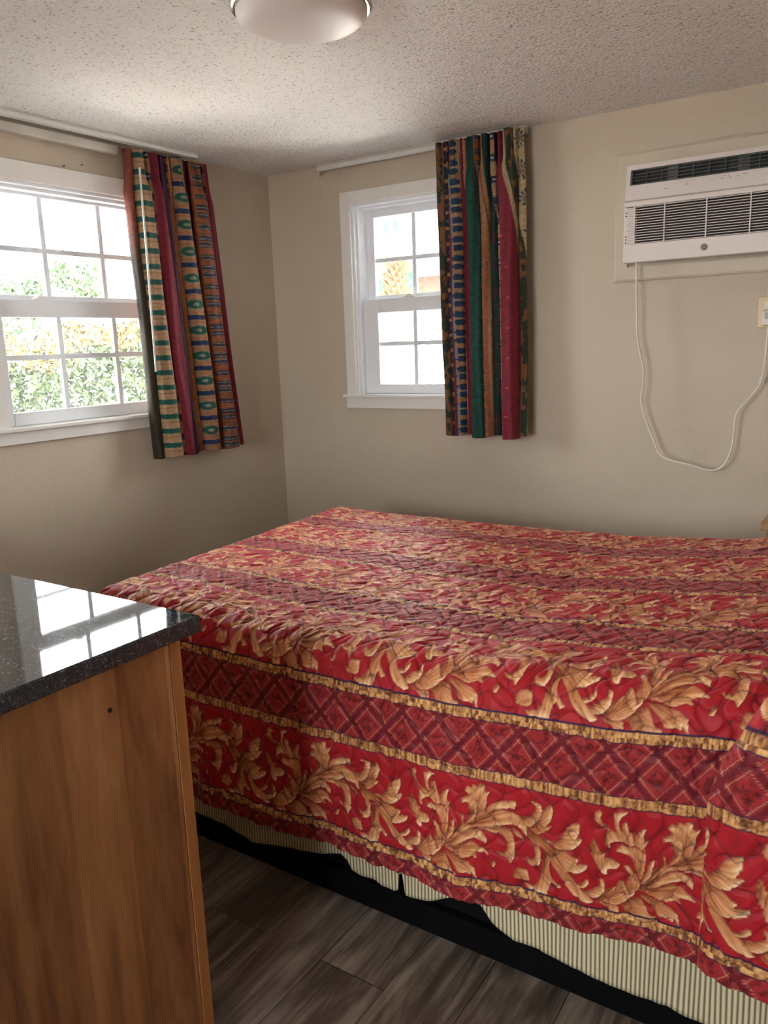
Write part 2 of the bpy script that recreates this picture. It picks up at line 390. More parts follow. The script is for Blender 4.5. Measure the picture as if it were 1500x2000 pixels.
# ------------------------------------------------------------------ windows
def window(name, swap, sgn, o0, o1, z0, z1, cols_u, cols_l, hmu, hml, casing, meet, lower_glass, upper_glass, sill_ext, apron_z, du, dl):
    """swap=False: runs along x, depth along +y (outwards sgn).  swap=True: runs along y, outwards -x."""
    root = bpy.data.objects.new(name, None); COL.objects.link(root); root['kind'] = 'structure'
    root.location = (0, o0, z0) if swap else (o0, 0, z0)
    def B(bm, a0, a1, d0, d1, w0, w1, bev=0.0):
        p0, p1 = sorted((d0 * sgn, d1 * sgn))
        if swap: box(bm, p0, p1, a0, a1, w0, w1, bev=bev)
        else: box(bm, a0, a1, p0, p1, w0, w1, bev=bev)
    c = casing
    bm = bmesh.new()                                                  # casing boards
    B(bm, o0 - c, o0, -0.018, 0, z0, z1 + c, 0.002); B(bm, o1, o1 + c, -0.018, 0, z0, z1 + c, 0.002)
    B(bm, o0, o1, -0.018, 0, z1, z1 + c, 0.002)
    part('window_casing', bm, M['trim'], root)
    bm = bmesh.new()
    B(bm, o0 - c - sill_ext[0], o1 + c + sill_ext[1], -0.042, 0.0, z0 - 0.012, z0 + 0.003, 0.003)
    B(bm, o0, o1, 0.0, 0.10, z0 - 0.012, z0 + 0.003)
    part('window_sill', bm, M['trim'], root)
    bm = bmesh.new(); B(bm, o0 - c + 0.01 - sill_ext[0], o1 + c, -0.020, 0, apron_z, z0 - 0.012, 0.002)
    part('window_apron', bm, M['trim'], root)
    bm = bmesh.new()                                                  # jamb liner with stepped tracks
    for a0, a1, d0, d1 in ((o0, o0 + 0.012, 0, 0.14), (o0 + 0.012, o0 + 0.024, 0.018, 0.14), (o0 + 0.024, o0 + 0.032, 0.075, 0.083),
                           (o1 - 0.012, o1, 0, 0.14), (o1 - 0.024, o1 - 0.012, 0.018, 0.14), (o1 - 0.032, o1 - 0.024, 0.075, 0.083)):
        B(bm, a0, a1, d0, d1, z0, z1)
    B(bm, o0 + 0.012, o1 - 0.012, 0, 0.14, z1 - 0.012, z1); B(bm, o0 + 0.024, o1 - 0.024, 0.03, 0.14, z1 - 0.024, z1 - 0.012)
    B(bm, o0 + 0.012, o1 - 0.012, 0.10, 0.14, z0 - 0.01, z0 + 0.014)
    part('window_jamb', bm, M['vinyl'], root)
    def sash(nm, g, d0, d1, cols, hm, a0, a1, w0, w1):
        gx0, gx1, gz0, gz1 = g
        dm = (d0 + d1) / 2
        bm = bmesh.new()
        B(bm, a0, gx0, d0, d1, w0, w1, 0.003); B(bm, gx1, a1, d0, d1, w0, w1, 0.003)
        B(bm, gx0, gx1, d0, d1, w0, gz0, 0.003); B(bm, gx0, gx1, d0, d1, gz1, w1, 0.003)
        s = part(nm, bm, M['vinyl'], root)
        def sub(n2, bm2, mat):
            base = Vector(root.location)
            return done(n2, bm2, mat, s, inv=base)
        bm = bmesh.new()
        for x in cols: B(bm, x - 0.011, x + 0.011, dm - 0.004, dm + 0.004, gz0 - 0.002, gz1 + 0.002, 0.002)
        for z in hm: B(bm, gx0 - 0.002, gx1 + 0.002, dm - 0.0035, dm + 0.0035, z - 0.0105, z + 0.0105, 0.002)
        sub('muntin_grid', bm, M['muntin'])
        bm = bmesh.new(); B(bm, gx0 - 0.004, gx1 + 0.004, dm + 0.006, dm + 0.009, gz0 - 0.004, gz1 + 0.004)
        sub('glass_pane', bm, M['glass'])
        return s
    a0, a1 = o0 + 0.022, o1 - 0.022
    up = sash('upper_sash', upper_glass, du, du + 0.028, cols_u, hmu, a0, a1, meet[0] - 0.002, z1 - 0.02)
    lo = sash('lower_sash', lower_glass, dl, dl + 0.030, cols_l, hml, a0, a1, z0 + 0.004, meet[1])
    # sash lock on the meeting rail
    lock_a = cols_l[0] - 0.03 if not swap else cols_l[0] - 0.075
    bm = bmesh.new()
    B(bm, lock_a - 0.032, lock_a + 0.032, dl + 0.002, dl + 0.028, meet[1], meet[1] + 0.008, 0.003)
    B(bm, lock_a - 0.016, lock_a + 0.016, dl + 0.004, dl + 0.026, meet[1] + 0.008, meet[1] + 0.017, 0.004)
    part('sash_lock', bm, M['trim'], root)
    bm = bmesh.new()
    g = lower_glass
    B(bm, a0, a1, 0.128, 0.129, z0 + 0.02, meet[0])
    part('insect_screen', bm, M['screen'], root)
    bm = bmesh.new()
    B(bm, a0, a0 + 0.015, 0.124, 0.134, z0 + 0.01, meet[0]); B(bm, a1 - 0.015, a1, 0.124, 0.134, z0 + 0.01, meet[0])
    B(bm, a0, a1, 0.124, 0.134, z0 + 0.01, z0 + 0.024)
    part('screen_frame', bm, M['muntin'], root)
    return root
window('window_1', True, -1, LY0, LY1, LZ0, LZ1, (-1.335, -1.047), (-1.330, -1.048), (1.861,), (1.430,), 0.072, (1.622, 1.660),
       (-1.592, -0.775, 1.212, 1.590), (-1.600, -0.770, 1.680, 2.070), (0.10, 0.01), 1.093, 0.080, 0.042)
window('window_2', False, 1, RX0, RX1, RZ0, RZ1, (0.842,), (0.860,), (1.853,), (1.436,), 0.060, (1.625, 1.661),
       (0.647, 1.080, 1.232, 1.592), (0.612, 1.072, 1.680, 2.062), (0.015, 0.015), 1.112, 0.080, 0.042)
# unseen front window, added behind the camera to let in fill light
w3 = bpy.data.objects.new('added_fill_window', None); COL.objects.link(w3); w3['kind'] = 'structure'; w3.location = (FX0, YF, FZ0)
boxes('window_casing', M['trim'], w3, [(FX0 - 0.07, FX0, YF, YF + 0.018, FZ0 - 0.07, FZ1 + 0.07), (FX1, FX1 + 0.07, YF, YF + 0.018, FZ0 - 0.07, FZ1 + 0.07),
      (FX0, FX1, YF, YF + 0.018, FZ1, FZ1 + 0.07), (FX0, FX1, YF, YF + 0.018, FZ0 - 0.07, FZ0)])
boxes('fill_window_frame', M['vinyl'], w3, [(FX0, FX0 + 0.05, YF - 0.1, YF - 0.06, FZ0, FZ1), (FX1 - 0.05, FX1, YF - 0.1, YF - 0.06, FZ0, FZ1),
      (FX0 + 0.05, FX1 - 0.05, YF - 0.1, YF - 0.06, FZ1 - 0.05, FZ1), (FX0 + 0.05, FX1 - 0.05, YF - 0.1, YF - 0.06, FZ0, FZ0 + 0.05),
      (1.78, 1.82, YF - 0.1, YF - 0.06, FZ0 + 0.05, FZ1 - 0.05)])
boxes('glass_pane', M['glass'], w3, [(FX0 + 0.04, FX1 - 0.04, YF - 0.082, YF - 0.078, FZ0 + 0.04, FZ1 - 0.04)])

# ------------------------------------------------------------------ numpy noise and cloth helpers
def vnoise(x, y, seed=0):
    rs = np.random.RandomState(seed); g = rs.rand(256, 256).astype(np.float32)
    xi = np.floor(x).astype(int); yi = np.floor(y).astype(int)
    fx = x - xi; fy = y - yi
    fx = fx * fx * (3 - 2 * fx); fy = fy * fy * (3 - 2 * fy)
    a = g[xi & 255, yi & 255]; b = g[(xi + 1) & 255, yi & 255]; c = g[xi & 255, (yi + 1) & 255]; d = g[(xi + 1) & 255, (yi + 1) & 255]
    return (a * (1 - fx) + b * fx) * (1 - fy) + (c * (1 - fx) + d * fx) * fy
def fbm(x, y, seed=0, o=3):
    v = 0; a = 1; t = 0
    for k in range(o):
        v = v + a * vnoise(x * 2 ** k, y * 2 ** k, seed + k); t += a; a *= 0.5
    return v / t
def sstep(a, b, x):
    t = np.clip((x - a) / (b - a), 0, 1); return t * t * (3 - 2 * t)
def mixc(c, col, m):
    return c * (1 - m[..., None]) + np.asarray(col, dtype=np.float32) * m[..., None]

def grid_mesh(name, X, Y, Z, colr, mat, parent=None, origin=(0, 0, 0)):
    n, m = X.shape
    me = bpy.data.meshes.new(name)
    co = np.stack([X - origin[0], Y - origin[1], Z - origin[2]], -1).reshape(-1, 3).astype(np.float32)
    me.vertices.add(n * m); me.vertices.foreach_set('co', co.ravel())
    idx = np.arange(n * m).reshape(n, m)
    q = np.stack([idx[:-1, :-1], idx[1:, :-1], idx[1:, 1:], idx[:-1, 1:]], -1).reshape(-1, 4)
    nf = len(q)
    me.loops.add(nf * 4); me.loops.foreach_set('vertex_index', q.ravel().astype(np.int32))
    me.polygons.add(nf); me.polygons.foreach_set('loop_start', np.arange(0, nf * 4, 4, dtype=np.int32))
    me.polygons.foreach_set('use_smooth', np.ones(nf, dtype=bool))
    me.update(calc_edges=True)
    if colr is not None:
        at = me.color_attributes.new('print', 'FLOAT_COLOR', 'POINT')
        c4 = np.ones((n * m, 4), dtype=np.float32); c4[:, :3] = colr.reshape(-1, 3)
        at.data.foreach_set('color', c4.ravel())
    o = link_obj(name, me, mat, parent)
    return o

# ------------------------------------------------------------------ scrolling acanthus print (mm on the cloth: root point, outline)
LEAVES = [[[2772,148],[2694,138,2724,144,2753,148,2757,134,2734,133,2710,135]],[[2235,140],[2279,182,2289,195,2310,209,2346,220,2344,201,2321,200,2305,191,2284,175]],[[2695,168],[2662,222,2670,233,2680,230,2682,238,2694,236,2698,242,2708,239,2708,227,2722,229,2715,216,2714,200,2710,182,2701,162,2685,160,2672,184,2671,196,2655,191,2657,199,2671,215]],[[2612,77],[2637,120,2645,132,2655,140,2656,155,2652,166,2660,158,2662,142,2677,163,2684,179,2689,171,2685,155,2708,174,2723,197,2739,207,2765,213,2766,199,2751,195,2736,186,2760,193,2770,186,2767,166,2743,150,2714,144,2690,139,2674,133,2653,119,2633,99,2612,77,2610,82,2629,102]],[[2218,136],[2235,143,2268,163,2300,190,2331,192,2357,185,2372,165,2372,144,2357,159,2331,160,2294,150,2249,137]],[[2606,73],[2608,76,2633,96,2653,119,2674,131,2694,133,2706,127,2714,117,2714,104,2705,109,2691,113,2674,108,2654,95,2634,79,2617,71]],[[2606,68],[2612,72,2644,87,2675,103,2691,100,2706,90,2720,78,2706,80,2688,77,2693,64,2680,67,2662,60,2647,62,2625,69]],[[2606,65],[2610,64,2634,61,2656,55,2672,50,2687,39,2691,14,2679,27,2678,20,2669,24,2657,22,2646,26,2637,39,2622,52]],[[2582,46],[2576,33,2595,50,2613,55,2622,40,2631,22,2644,18,2640,12,2619,4,2605,7,2599,0,2588,16]],[[2524,35],[2524,32,2542,28,2563,32,2570,24,2568,2,2557,-3,2560,8,2547,19]],[[2602,120],[2540,169,2543,190,2552,201,2563,201,2560,224,2557,240,2562,239,2573,245,2586,243,2575,235,2569,224,2570,207,2578,199,2575,216,2583,223,2587,206,2596,193,2600,175,2588,169,2575,178,2561,177,2550,169,2551,157,2544,157]],[[2610,137],[2601,175,2602,195,2611,207,2617,213,2621,212,2616,196,2618,182,2625,184,2617,169,2614,163,2607,169]],[[2610,87],[2564,157,2573,168,2584,165,2597,169,2610,165,2616,157,2619,170,2621,145,2619,125,2616,104,2609,97,2602,115,2597,139,2588,149,2575,153]],[[2610,74],[2610,84,2616,106,2626,124,2630,140,2638,145,2635,124,2631,108,2620,92]],[[2602,64],[2580,124,2589,124,2598,109,2610,92,2608,74,2599,66,2591,64,2584,79,2590,102,2585,113]],[[2535,26],[2528,36,2542,56,2562,73,2562,63,2572,89,2582,79,2591,61,2601,74,2600,61,2582,41,2565,31,2547,29]],[[2521,184],[2512,156,2517,173,2524,164,2531,146,2540,143,2538,135,2545,132,2556,134,2571,127,2565,115,2547,110,2545,96,2532,100,2524,118,2515,134]],[[2552,200],[2522,235,2531,242,2535,233,2531,227,2536,213,2552,201,2543,197,2529,209,2520,219]],[[2346,191],[2357,185,2377,188,2389,201,2394,216,2386,224,2379,225,2391,228,2404,223,2406,211,2404,190,2392,176,2379,167,2367,169]],[[2377,156],[2379,165,2397,182,2409,209,2423,226,2430,215,2426,193,2416,177,2428,180,2411,160,2397,153]],[[2286,151],[2294,148,2315,150,2336,145,2344,123,2344,98,2341,81,2333,66,2325,77,2310,80,2303,89,2318,88,2328,105,2323,125,2310,138]],[[2331,154],[2333,155,2346,150,2359,140,2364,123,2354,134,2344,142]],[[2372,171],[2372,165,2389,149,2399,130,2403,94,2397,76,2385,72,2374,80,2372,93,2384,88,2392,101,2389,122,2379,135]],[[2397,148],[2412,144,2436,146,2453,163,2457,177,2469,191,2488,201,2488,180,2481,163,2493,164,2486,149,2472,135,2451,129,2431,134]],[[2417,135],[2429,128,2458,128,2474,120,2486,115,2482,106,2505,109,2501,96,2480,83,2458,83,2441,100]],[[2446,75],[2458,73,2478,58,2494,63,2506,77,2508,65,2497,54,2480,50,2463,58]],[[2466,54],[2471,50,2494,44,2518,57,2533,67,2531,82,2540,77,2541,54,2525,38,2502,34]],[[2414,124],[2412,118,2424,100,2424,73,2434,55,2449,41,2439,36,2427,47,2420,26,2417,9,2405,16,2397,7,2385,7,2367,23,2390,27,2402,48,2409,85]],[[2357,20],[2341,37,2349,59,2372,60,2377,37,2367,31,2351,32]],[[2299,66],[2288,49,2291,61,2296,65,2299,58,2295,48]],[[2224,149],[2218,200,2228,206,2239,208,2252,200,2254,178,2249,158,2235,146,2231,152,2241,167,2241,183,2233,195,2222,195]],[[2377,156],[2377,156,2397,151,2421,136,2431,121,2451,97,2466,75,2482,56,2502,41,2518,26,2504,21,2476,33,2459,52,2441,78,2422,102,2412,120,2392,133]],[[2172,60],[2251,133,2262,131,2273,120,2275,109,2265,115,2256,121]]]
REP, BAND = 0.4365, 0.265
RED = np.array([0.395, 0.012, 0.020], dtype=np.float32)

def catmull(p, k=4):
    n = len(p); out = []
    for i in range(n):
        a, b, c, d = p[i - 1], p[i], p[(i + 1) % n], p[(i + 2) % n]
        for j in range(k):
            t = j / k
            m0 = (c - a) * 0.30; m1 = (d - b) * 0.30
            out.append((2 * t ** 3 - 3 * t * t + 1) * b + (t ** 3 - 2 * t * t + t) * m0 + (3 * t * t - 2 * t ** 3) * c + (t ** 3 - t * t) * m1)
    return np.array(out)

def floral_tile(res=0.00085):
    nx = int(REP / res); ny = int(BAND / res)
    sx = (np.arange(nx) + 0.5) * (REP / nx); sy = (np.arange(ny) + 0.5) * (BAND / ny)
    S, V = np.meshgrid(sx, sy, indexing='ij')
    mott = fbm(S * 40, V * 40, 11)
    col = RED * (0.82 + 0.36 * mott[..., None])
    # faint tone-on-tone tendrils between the leaves
    tend = np.abs(fbm(S * 17 + 3, V * 17, 5, 2) - 0.5)
    col = mixc(col, (0.24, 0.012, 0.014), 0.45 * (1 - sstep(0.004, 0.03, tend)))
    s0 = 2.10
    for li, (base, flat) in enumerate(LEAVES):
        poly = np.array(flat, dtype=np.float64).reshape(-1, 2) / 1000.0
        b = np.array(base) / 1000.0
        poly = catmull(poly, 4)
        for sh in (-1, 0, 1, 2):
            off = -s0 + sh * REP
            P = poly + np.array([off, 0.0]); Bp = b + np.array([off, 0.0])
            x0, x1 = P[:, 0].min() - 0.004, P[:, 0].max() + 0.004
            y0, y1 = P[:, 1].min() - 0.004, P[:, 1].max() + 0.004
            i0, i1 = max(0, int(x0 / REP * nx)), min(nx, int(x1 / REP * nx) + 1)
            j0, j1 = max(0, int(y0 / BAND * ny)), min(ny, int(y1 / BAND * ny) + 1)
            if i1 <= i0 or j1 <= j0: continue
            s = S[i0:i1, j0:j1]; v = V[i0:i1, j0:j1]
            inside = np.zeros(s.shape, bool); dist = np.full(s.shape, 1e9); side = np.zeros(s.shape)
            Q = np.roll(P, -1, 0)
            for (ax, ay), (cx, cy) in zip(P, Q):
                cond = (ay > v) != (cy > v)
                with np.errstate(divide='ignore', invalid='ignore'):
                    xx = (cx - ax) * (v - ay) / (cy - ay + 1e-15) + ax
                inside ^= cond & (s < xx)
                dx, dy = cx - ax, cy - ay; L2 = dx * dx + dy * dy + 1e-12
                t = np.clip(((s - ax) * dx + (v - ay) * dy) / L2, 0, 1)
                ex, ey = s - ax - t * dx, v - ay - t * dy
                dd = np.sqrt(ex * ex + ey * ey)
                near = dd < dist
                dist = np.where(near, dd, dist)
                side = np.where(near, (-ex * 0.6 + -ey * -0.8) / (dd + 1e-9), side)
            far = np.sqrt(((P - Bp) ** 2).sum(1)).max()
            rx, ry = s - Bp[0], v - Bp[1]
            rad = np.sqrt(rx * rx + ry * ry); a = np.clip(rad / far, 0, 1)
            ang = np.arctan2(ry, rx)
            wob = vnoise(ang * 9 + li, a * 3 + li * 2.3, 31 + li)
            stria = 0.5 + 0.5 * np.sin(ang * 46 + 5 * wob + a * 2.5)
            lum = 0.20 + 0.58 * a ** 1.2 + 0.40 * (stria - 0.5) * (1 - 0.5 * a) + 0.42 * side * np.exp(-dist / 0.0045)
            lum = lum + 0.25 * (fbm(s * 60, v * 60, 77 + li, 2) - 0.5)
            lum = np.clip(lum, 0, 1)
            c = np.empty(s.shape + (3,), dtype=np.float32)
            stops = np.array([[0.17, 0.035, 0.014], [0.42, 0.130, 0.050], [0.60, 0.245, 0.105], [0.74, 0.39, 0.19], [0.86, 0.61, 0.37]])
            for k in range(3): c[..., k] = np.interp(lum, [0, 0.3, 0.55, 0.8, 1.0], stops[:, k])
            edge = np.exp(-dist / 0.0011) * 0.65
            c = mixc(c, (0.15, 0.035, 0.015), edge * (side < 0.25))
            m = np.where(inside, 1.0, np.clip(1 - dist / 0.0009, 0, 1) * 0.5)
            # dark halo so that overlapping leaves read apart
            halo = np.where(inside, 0, np.exp(-dist / 0.0022)) * 0.45
            cc = mixc(col[i0:i1, j0:j1], (0.10, 0.010, 0.012), halo)
            col[i0:i1, j0:j1] = cc * (1 - m[..., None]) + c * m[..., None]
    return col

TILE = floral_tile()
def tile_sample(s, v):
    nx, ny, _ = TILE.shape
    fx = ((s - 2.10) / REP) % 1.0 * nx - 0.5; fy = np.clip(v / BAND, 0, 1) * ny - 0.5
    xi = np.floor(fx).astype(int); yi = np.floor(fy).astype(int)
    ax = (fx - xi)[..., None]; ay = (fy - yi)[..., None]
    x0 = xi % nx; x1 = (xi + 1) % nx; y0 = np.clip(yi, 0, ny - 1); y1 = np.clip(yi + 1, 0, ny - 1)
    return (TILE[x0, y0] * (1 - ax) + TILE[x1, y0] * ax) * (1 - ay) + (TILE[x0, y1] * (1 - ax) + TILE[x1, y1] * ax) * ay

def quilt_print(s, t):
    """s along the bed, t up from the near hem, metres of cloth"""
    tt = (t - 0.05) % 0.405
    c = tile_sample(s, tt)
    # lattice band
    dm = tt > BAND
    p = s / 0.096 + (tt - BAND) / 0.112; q = s / 0.096 - (tt - BAND) / 0.112
    lat = np.ones(c.shape, dtype=np.float32) * np.array([0.275, 0.020, 0.030], dtype=np.float32)
    lat *= (0.75 + 0.5 * fbm(s * 120, tt * 120, 3))[..., None]
    fp = np.abs(((p) % 1.0) - 0.5); fq = np.abs(((q) % 1.0) - 0.5)
    ctr = np.maximum(np.abs(((p + 0.5) % 1.0) - 0.5), np.abs(((q + 0.5) % 1.0) - 0.5))
    lat = mixc(lat, (0.36, 0.024, 0.026), ((fp > 0.19) & (fq > 0.19)).astype(np.float32) * 0.7)
    knot = fbm(s * 150, tt * 150, 9, 2)
    lat = mixc(lat, (0.10, 0.012, 0.014), ((fp > 0.28) & (fq > 0.28) & (knot > 0.52)).astype(np.float32) * 0.75)
    bandm = ((fp < 0.072) | (fq < 0.072)).astype(np.float32)
    lat = mixc(lat, (0.120, 0.010, 0.016), bandm * 0.75)
    ln = np.maximum(1 - np.abs(fp - 0.150) / 0.018, 0) + np.maximum(1 - np.abs(fq - 0.150) / 0.018, 0)
    lat = mixc(lat, (0.56, 0.22, 0.13), np.clip(ln * 1.4, 0, 1) * 0.85 * (1 - bandm))
    c = np.where(dm[..., None], lat, c)
    # gold braid with navy edges
    for g in (0.0, BAND, 0.405):
        d = np.abs(tt - g)
        rope = vnoise(s * 260, tt * 45, 21) * 0.65 + vnoise(s * 620, tt * 300, 22) * 0.35
        gc = np.empty(c.shape, dtype=np.float32)
        for k, (lo, mi, hi) in enumerate(((0.13, 0.50, 0.78), (0.038, 0.215, 0.44), (0.02, 0.075, 0.18))):
            gc[..., k] = np.interp(rope, [0.25, 0.5, 0.75], [lo, mi, hi])
        m = (d < 0.0140).astype(np.float32)
        c = mixc(c, (0.035, 0.012, 0.055), m)
        mm = (d < 0.0108)[..., None]
        c = np.where(mm, gc, c)
    return c

# ------------------------------------------------------------------ bed
BX0, BX1 = 0.95, 3.14
bed = thing('bed', 'low motel bed with a torn cream ribbed box spring on a black base', 'bed', (2.03, -1.30, 0))
boxes('bed_base', M['black'], bed, [(1.02, BX1, -1.975, -0.62, 0.035, 0.20)], 0.004)
boxes('base_rail', M['black_rail'], bed, [(1.02, BX1, -2.000, -1.976, 0.0, 0.075), (1.00, 1.0195, -2.0, -0.60, 0.0, 0.075)], 0.004)
# torn ribbed cover of the box spring: lower edge follows the sagging, torn profile
prof = [(1.0, .12), (1.335, .092), (1.43, .083), (1.529, .069), (1.64, .088), (1.776, .114), (1.841, .140), (1.862, .128), (1.875, .105), (1.91, .102), (1.947, .105), (1.975, .098), (2.004, .094),
        (2.016, .100), (2.020, .150), (2.030, .152), (2.036, .095), (2.05, .092), (2.085, .093), (2.114, .105), (2.178, .139), (2.239, .143), (2.256, .125), (2.268, .110), (2.295, .098), (2.325, .088), (2.39, .094),
        (2.444, .081), (2.562, .074), (2.674, .071), (2.9, .068), (3.14, .07)]
u = np.linspace(1.0, BX1, 540); zb = np.interp(u, [p[0] for p in prof], [p[1] for p in prof]) + 0.0025 * (vnoise(u * 60, u * 0, 4) - 0.5)
w = np.linspace(0, 1, 26)
U, W = np.meshgrid(u, w, indexing='ij'); ZB = zb[:, None]
Zs = ZB + (0.335 - ZB) * W
Ys = -2.012 + 0.012 * (vnoise(U * 9, W * 1.3, 8) - 0.5) * (1 - W) - 0.005 * (vnoise(U * 30, W * 2, 9) - 0.5)
sk = grid_mesh('box_spring_cover', U, Ys, Zs, None, M['ticking'], bed, origin=bed.location)
sm = sk.modifiers.new('thickness', 'SOLIDIFY'); sm.thickness = 0.003
boxes('box_spring', M['ticking'], bed, [(1.0, BX1, -1.99, -0.61, 0.205, 0.42)], 0.015)
boxes('mattress', M['mattress'], bed, [(0.99, BX1, -1.985, -0.62, 0.425, 0.665)], 0.03)

# comforter: one draped, quilted cloth
ZT_X = [0.8, 1.35, 1.75, 2.2, 2.56, 2.75, 3.3]; ZT_Z = [0.722, 0.722, 0.720, 0.727, 0.756, 0.788, 0.80]
DROP, RAD = 0.545, 0.09
TS = DROP - RAD; TA = TS + RAD * PI / 2
WIDTH = 1.44
TTOP = TA + (WIDTH - 2 * RAD)
def section(t):
    """t -> (outward y, drop, normal y, normal z) of the cross section, near side first"""
    th = np.clip((t - TS) / RAD, 0, PI / 2)
    y = np.where(t < TS, 0.0, np.where(t < TA, RAD * (1 - np.cos(th)), RAD + (t - TA)))
    d = np.where(t < TS, DROP - t, np.where(t < TA, RAD * (1 - np.sin(th)), 0.0))
    ny = -np.cos(th); nz = np.sin(th)
    th2 = np.clip((t - TTOP) / RAD, 0, PI / 2); far = t > TTOP
    y = np.where(far, WIDTH - RAD + RAD * np.sin(th2), y)
    d = np.where(far, RAD * (1 - np.cos(th2)) + np.maximum(t - TTOP - RAD * PI / 2, 0), d)
    ny = np.where(far, np.sin(th2), ny); nz = np.where(far, np.cos(th2), nz)
    return y, d, ny, nz

SFOOT = 0.995                     # cloth s at which the foot end starts to roll over
# rows of cloth across the bed, columns along it (foot drape first)
t_rows = np.concatenate([np.arange(0, 0.72, 0.0021), np.arange(0.72, TTOP, 0.0029), np.linspace(TTOP, TTOP + 0.45, 50)])
s_foot = np.linspace(SFOOT - 0.36, SFOOT - 0.06, 45)[:-1]
s_cols = np.concatenate([s_foot, np.arange(SFOOT - 0.06, 1.3, 0.0032), np.arange(1.3, 2.70, 0.0023), np.arange(2.70, 2.92, 0.0015), np.arange(2.92, 3.24, 0.004)])
S_, T_ = np.meshgrid(s_cols, t_rows, indexing='ij')
S_ = S_.astype(np.float64)

# path of the overlapping fold near the pillow end
FO = np.array([-0.03, 0.0, 0.012, 0.022, 0.034, 0.050, 0.066, 0.082, 0.105, 0.14, 0.22, 0.60])
FX = np.array([-0.03, 0.0, 0.012, 0.020, 0.014, -0.006, -0.026, -0.028, -0.010, 0.026, 0.11, 0.46])
FY = np.array([0.0, 0.000, 0.002, 0.010, 0.026, 0.042, 0.058, 0.078, 0.098, 0.108, 0.106, 0.085])
FZ = np.array([0.0, 0.0, 0.0, 0.01, 0.02, 0.035, 0.05, 0.056, 0.058, 0.058, 0.058, 0.058])
S0 = 2.772
def soft(xs, ys, x):
    n = 1200; g = np.linspace(-0.1, 0.7, n); v = np.interp(g, xs, ys)
    k = np.ones(14) / 14
    v2 = np.convolve(np.pad(v, 7, mode='edge'), k, 'same')[7:-7]
    v2 = np.where(g < -0.03, ys[0], v2)
    return np.interp(x, g, v2)
rel = S_ - S0 - 0.085 * sstep(0.30, 0.62, T_)
wf = 1 - sstep(0.42, 0.70, T_)
X_ = S_ + np.where(rel > -0.03, (soft(FO, FX, rel) - rel) * wf, 0)
OUT = np.where(rel > -0.03, soft(FO, FY, rel), 0) * wf
LIFT = np.where(rel > -0.03, soft(FO, FZ, rel), 0) * wf

ZT = np.interp(S_, ZT_X, ZT_Z)
YS, D_, NY, NZ = section(T_)
side = 1 - sstep(TS - 0.02, TA + 0.02, T_)        # 1 on the hanging side, 0 on top
top = sstep(TS, TA, T_) * (1 - sstep(TTOP, TTOP + 0.1, T_))
# quilting: wandering stitched lines with puffs between
wx = fbm(S_ * 9, T_ * 9, 40, 2) * 0.09; wy = fbm(S_ * 9 + 7, T_ * 9 + 3, 43, 2) * 0.09
f1 = np.sin((S_ + wx) * 2 * PI / 0.112 + 0.7 * np.sin(T_ * 2 * PI / 0.10)) ; f2 = np.sin((T_ + wy) * 2 * PI / 0.105 + 0.9 * np.sin(S_ * 2 * PI / 0.10))
fq_ = f1 * f2 + 0.22 * (fbm(S_ * 22, T_ * 22, 46, 2) - 0.5)
puff = np.clip(np.abs(fq_) / 0.42, 0, 1) ** 0.42
h = 0.0078 * puff * (0.95 - 0.38 * top)
# puckers beside the stitching and loose wrinkles
ridge = 1 - np.abs(2 * fbm(S_ * 26 + 0.8 * T_ * 20, T_ * 12, 50, 3) - 1)
ridge2 = 1 - np.abs(2 * fbm((S_ * 0.8 - T_ * 0.6) * 34, (S_ * 0.6 + T_ * 0.8) * 9, 54, 3) - 1)
h = h + top * (0.0036 * ridge2 ** 3 + 0.0014 * ridge ** 3)
vert = 1 - np.abs(2 * fbm(S_ * 17, T_ * 2.2, 58, 3) - 1)
fade = 1 - sstep(1.7, 2.6, S_)
h = h + side * (0.0085 * vert ** 4 * (0.25 + 0.75 * fade) + 0.0022 * ridge)
h = h + 0.014 * (fbm(S_ * 3.2, T_ * 2.6, 61, 2) - 0.5) * (0.5 + top)
# edge roll wrinkles where the cloth turns over the mattress
edge = np.exp(-((T_ - TA) / 0.10) ** 2)
h = h + edge * 0.007 * (1 - np.abs(2 * fbm(S_ * 13, T_ * 5, 65, 3) - 1)) ** 2
hemwave = (1 - sstep(0.0, 0.4, T_)) * (0.010 * np.sin(S_ * 9 + 0.6) + 0.006 * np.sin(S_ * 23 + 1.0))
N_ = h + OUT + hemwave
taper = sstep(-0.001, 0.006, T_)
Y_ = -2.035 + YS + NY * N_ - 0.012 * side * (1 - T_ / TS) * 0.5
Zz = ZT - D_ + NZ * N_ * 1.0 + LIFT
# crown of the bed
Zz += top * 0.012 * np.sin(np.clip((T_ - TA) / (TTOP - TA), 0, 1) * PI)
# foot end: slightly slanting edge, roll over and hang
slant = np.interp(T_, [TS, TTOP], [0.0, -0.10])
over = np.maximum(SFOOT - S_, 0); RF = 0.075
th = np.clip(over / RF, 0, PI / 2)
xf = SFOOT - RF * np.sin(th) - np.maximum(over - RF * PI / 2, 0) * 0.05
dz = RF * (1 - np.cos(th)) + np.maximum(over - RF * PI / 2, 0)
X_ = np.where(over > 0, xf - np.sin(th) * h, X_) + slant * (1 - sstep(0.9, 2.0, S_))
corner = np.minimum(dz, 0.5)
Dtot = np.maximum(D_, 0)
Zfoot = ZT - np.maximum(np.maximum(Dtot, dz), 0.0) - 0.35 * np.minimum(Dtot, dz) + NZ * h * np.cos(th)
Zz = np.where(over > 0, Zfoot + top * 0.012 * np.sin(np.clip((T_ - TA) / (TTOP - TA), 0, 1) * PI) * np.cos(th), Zz)
Zz = np.maximum(Zz, 0.10)
COLR = quilt_print(S_, T_)
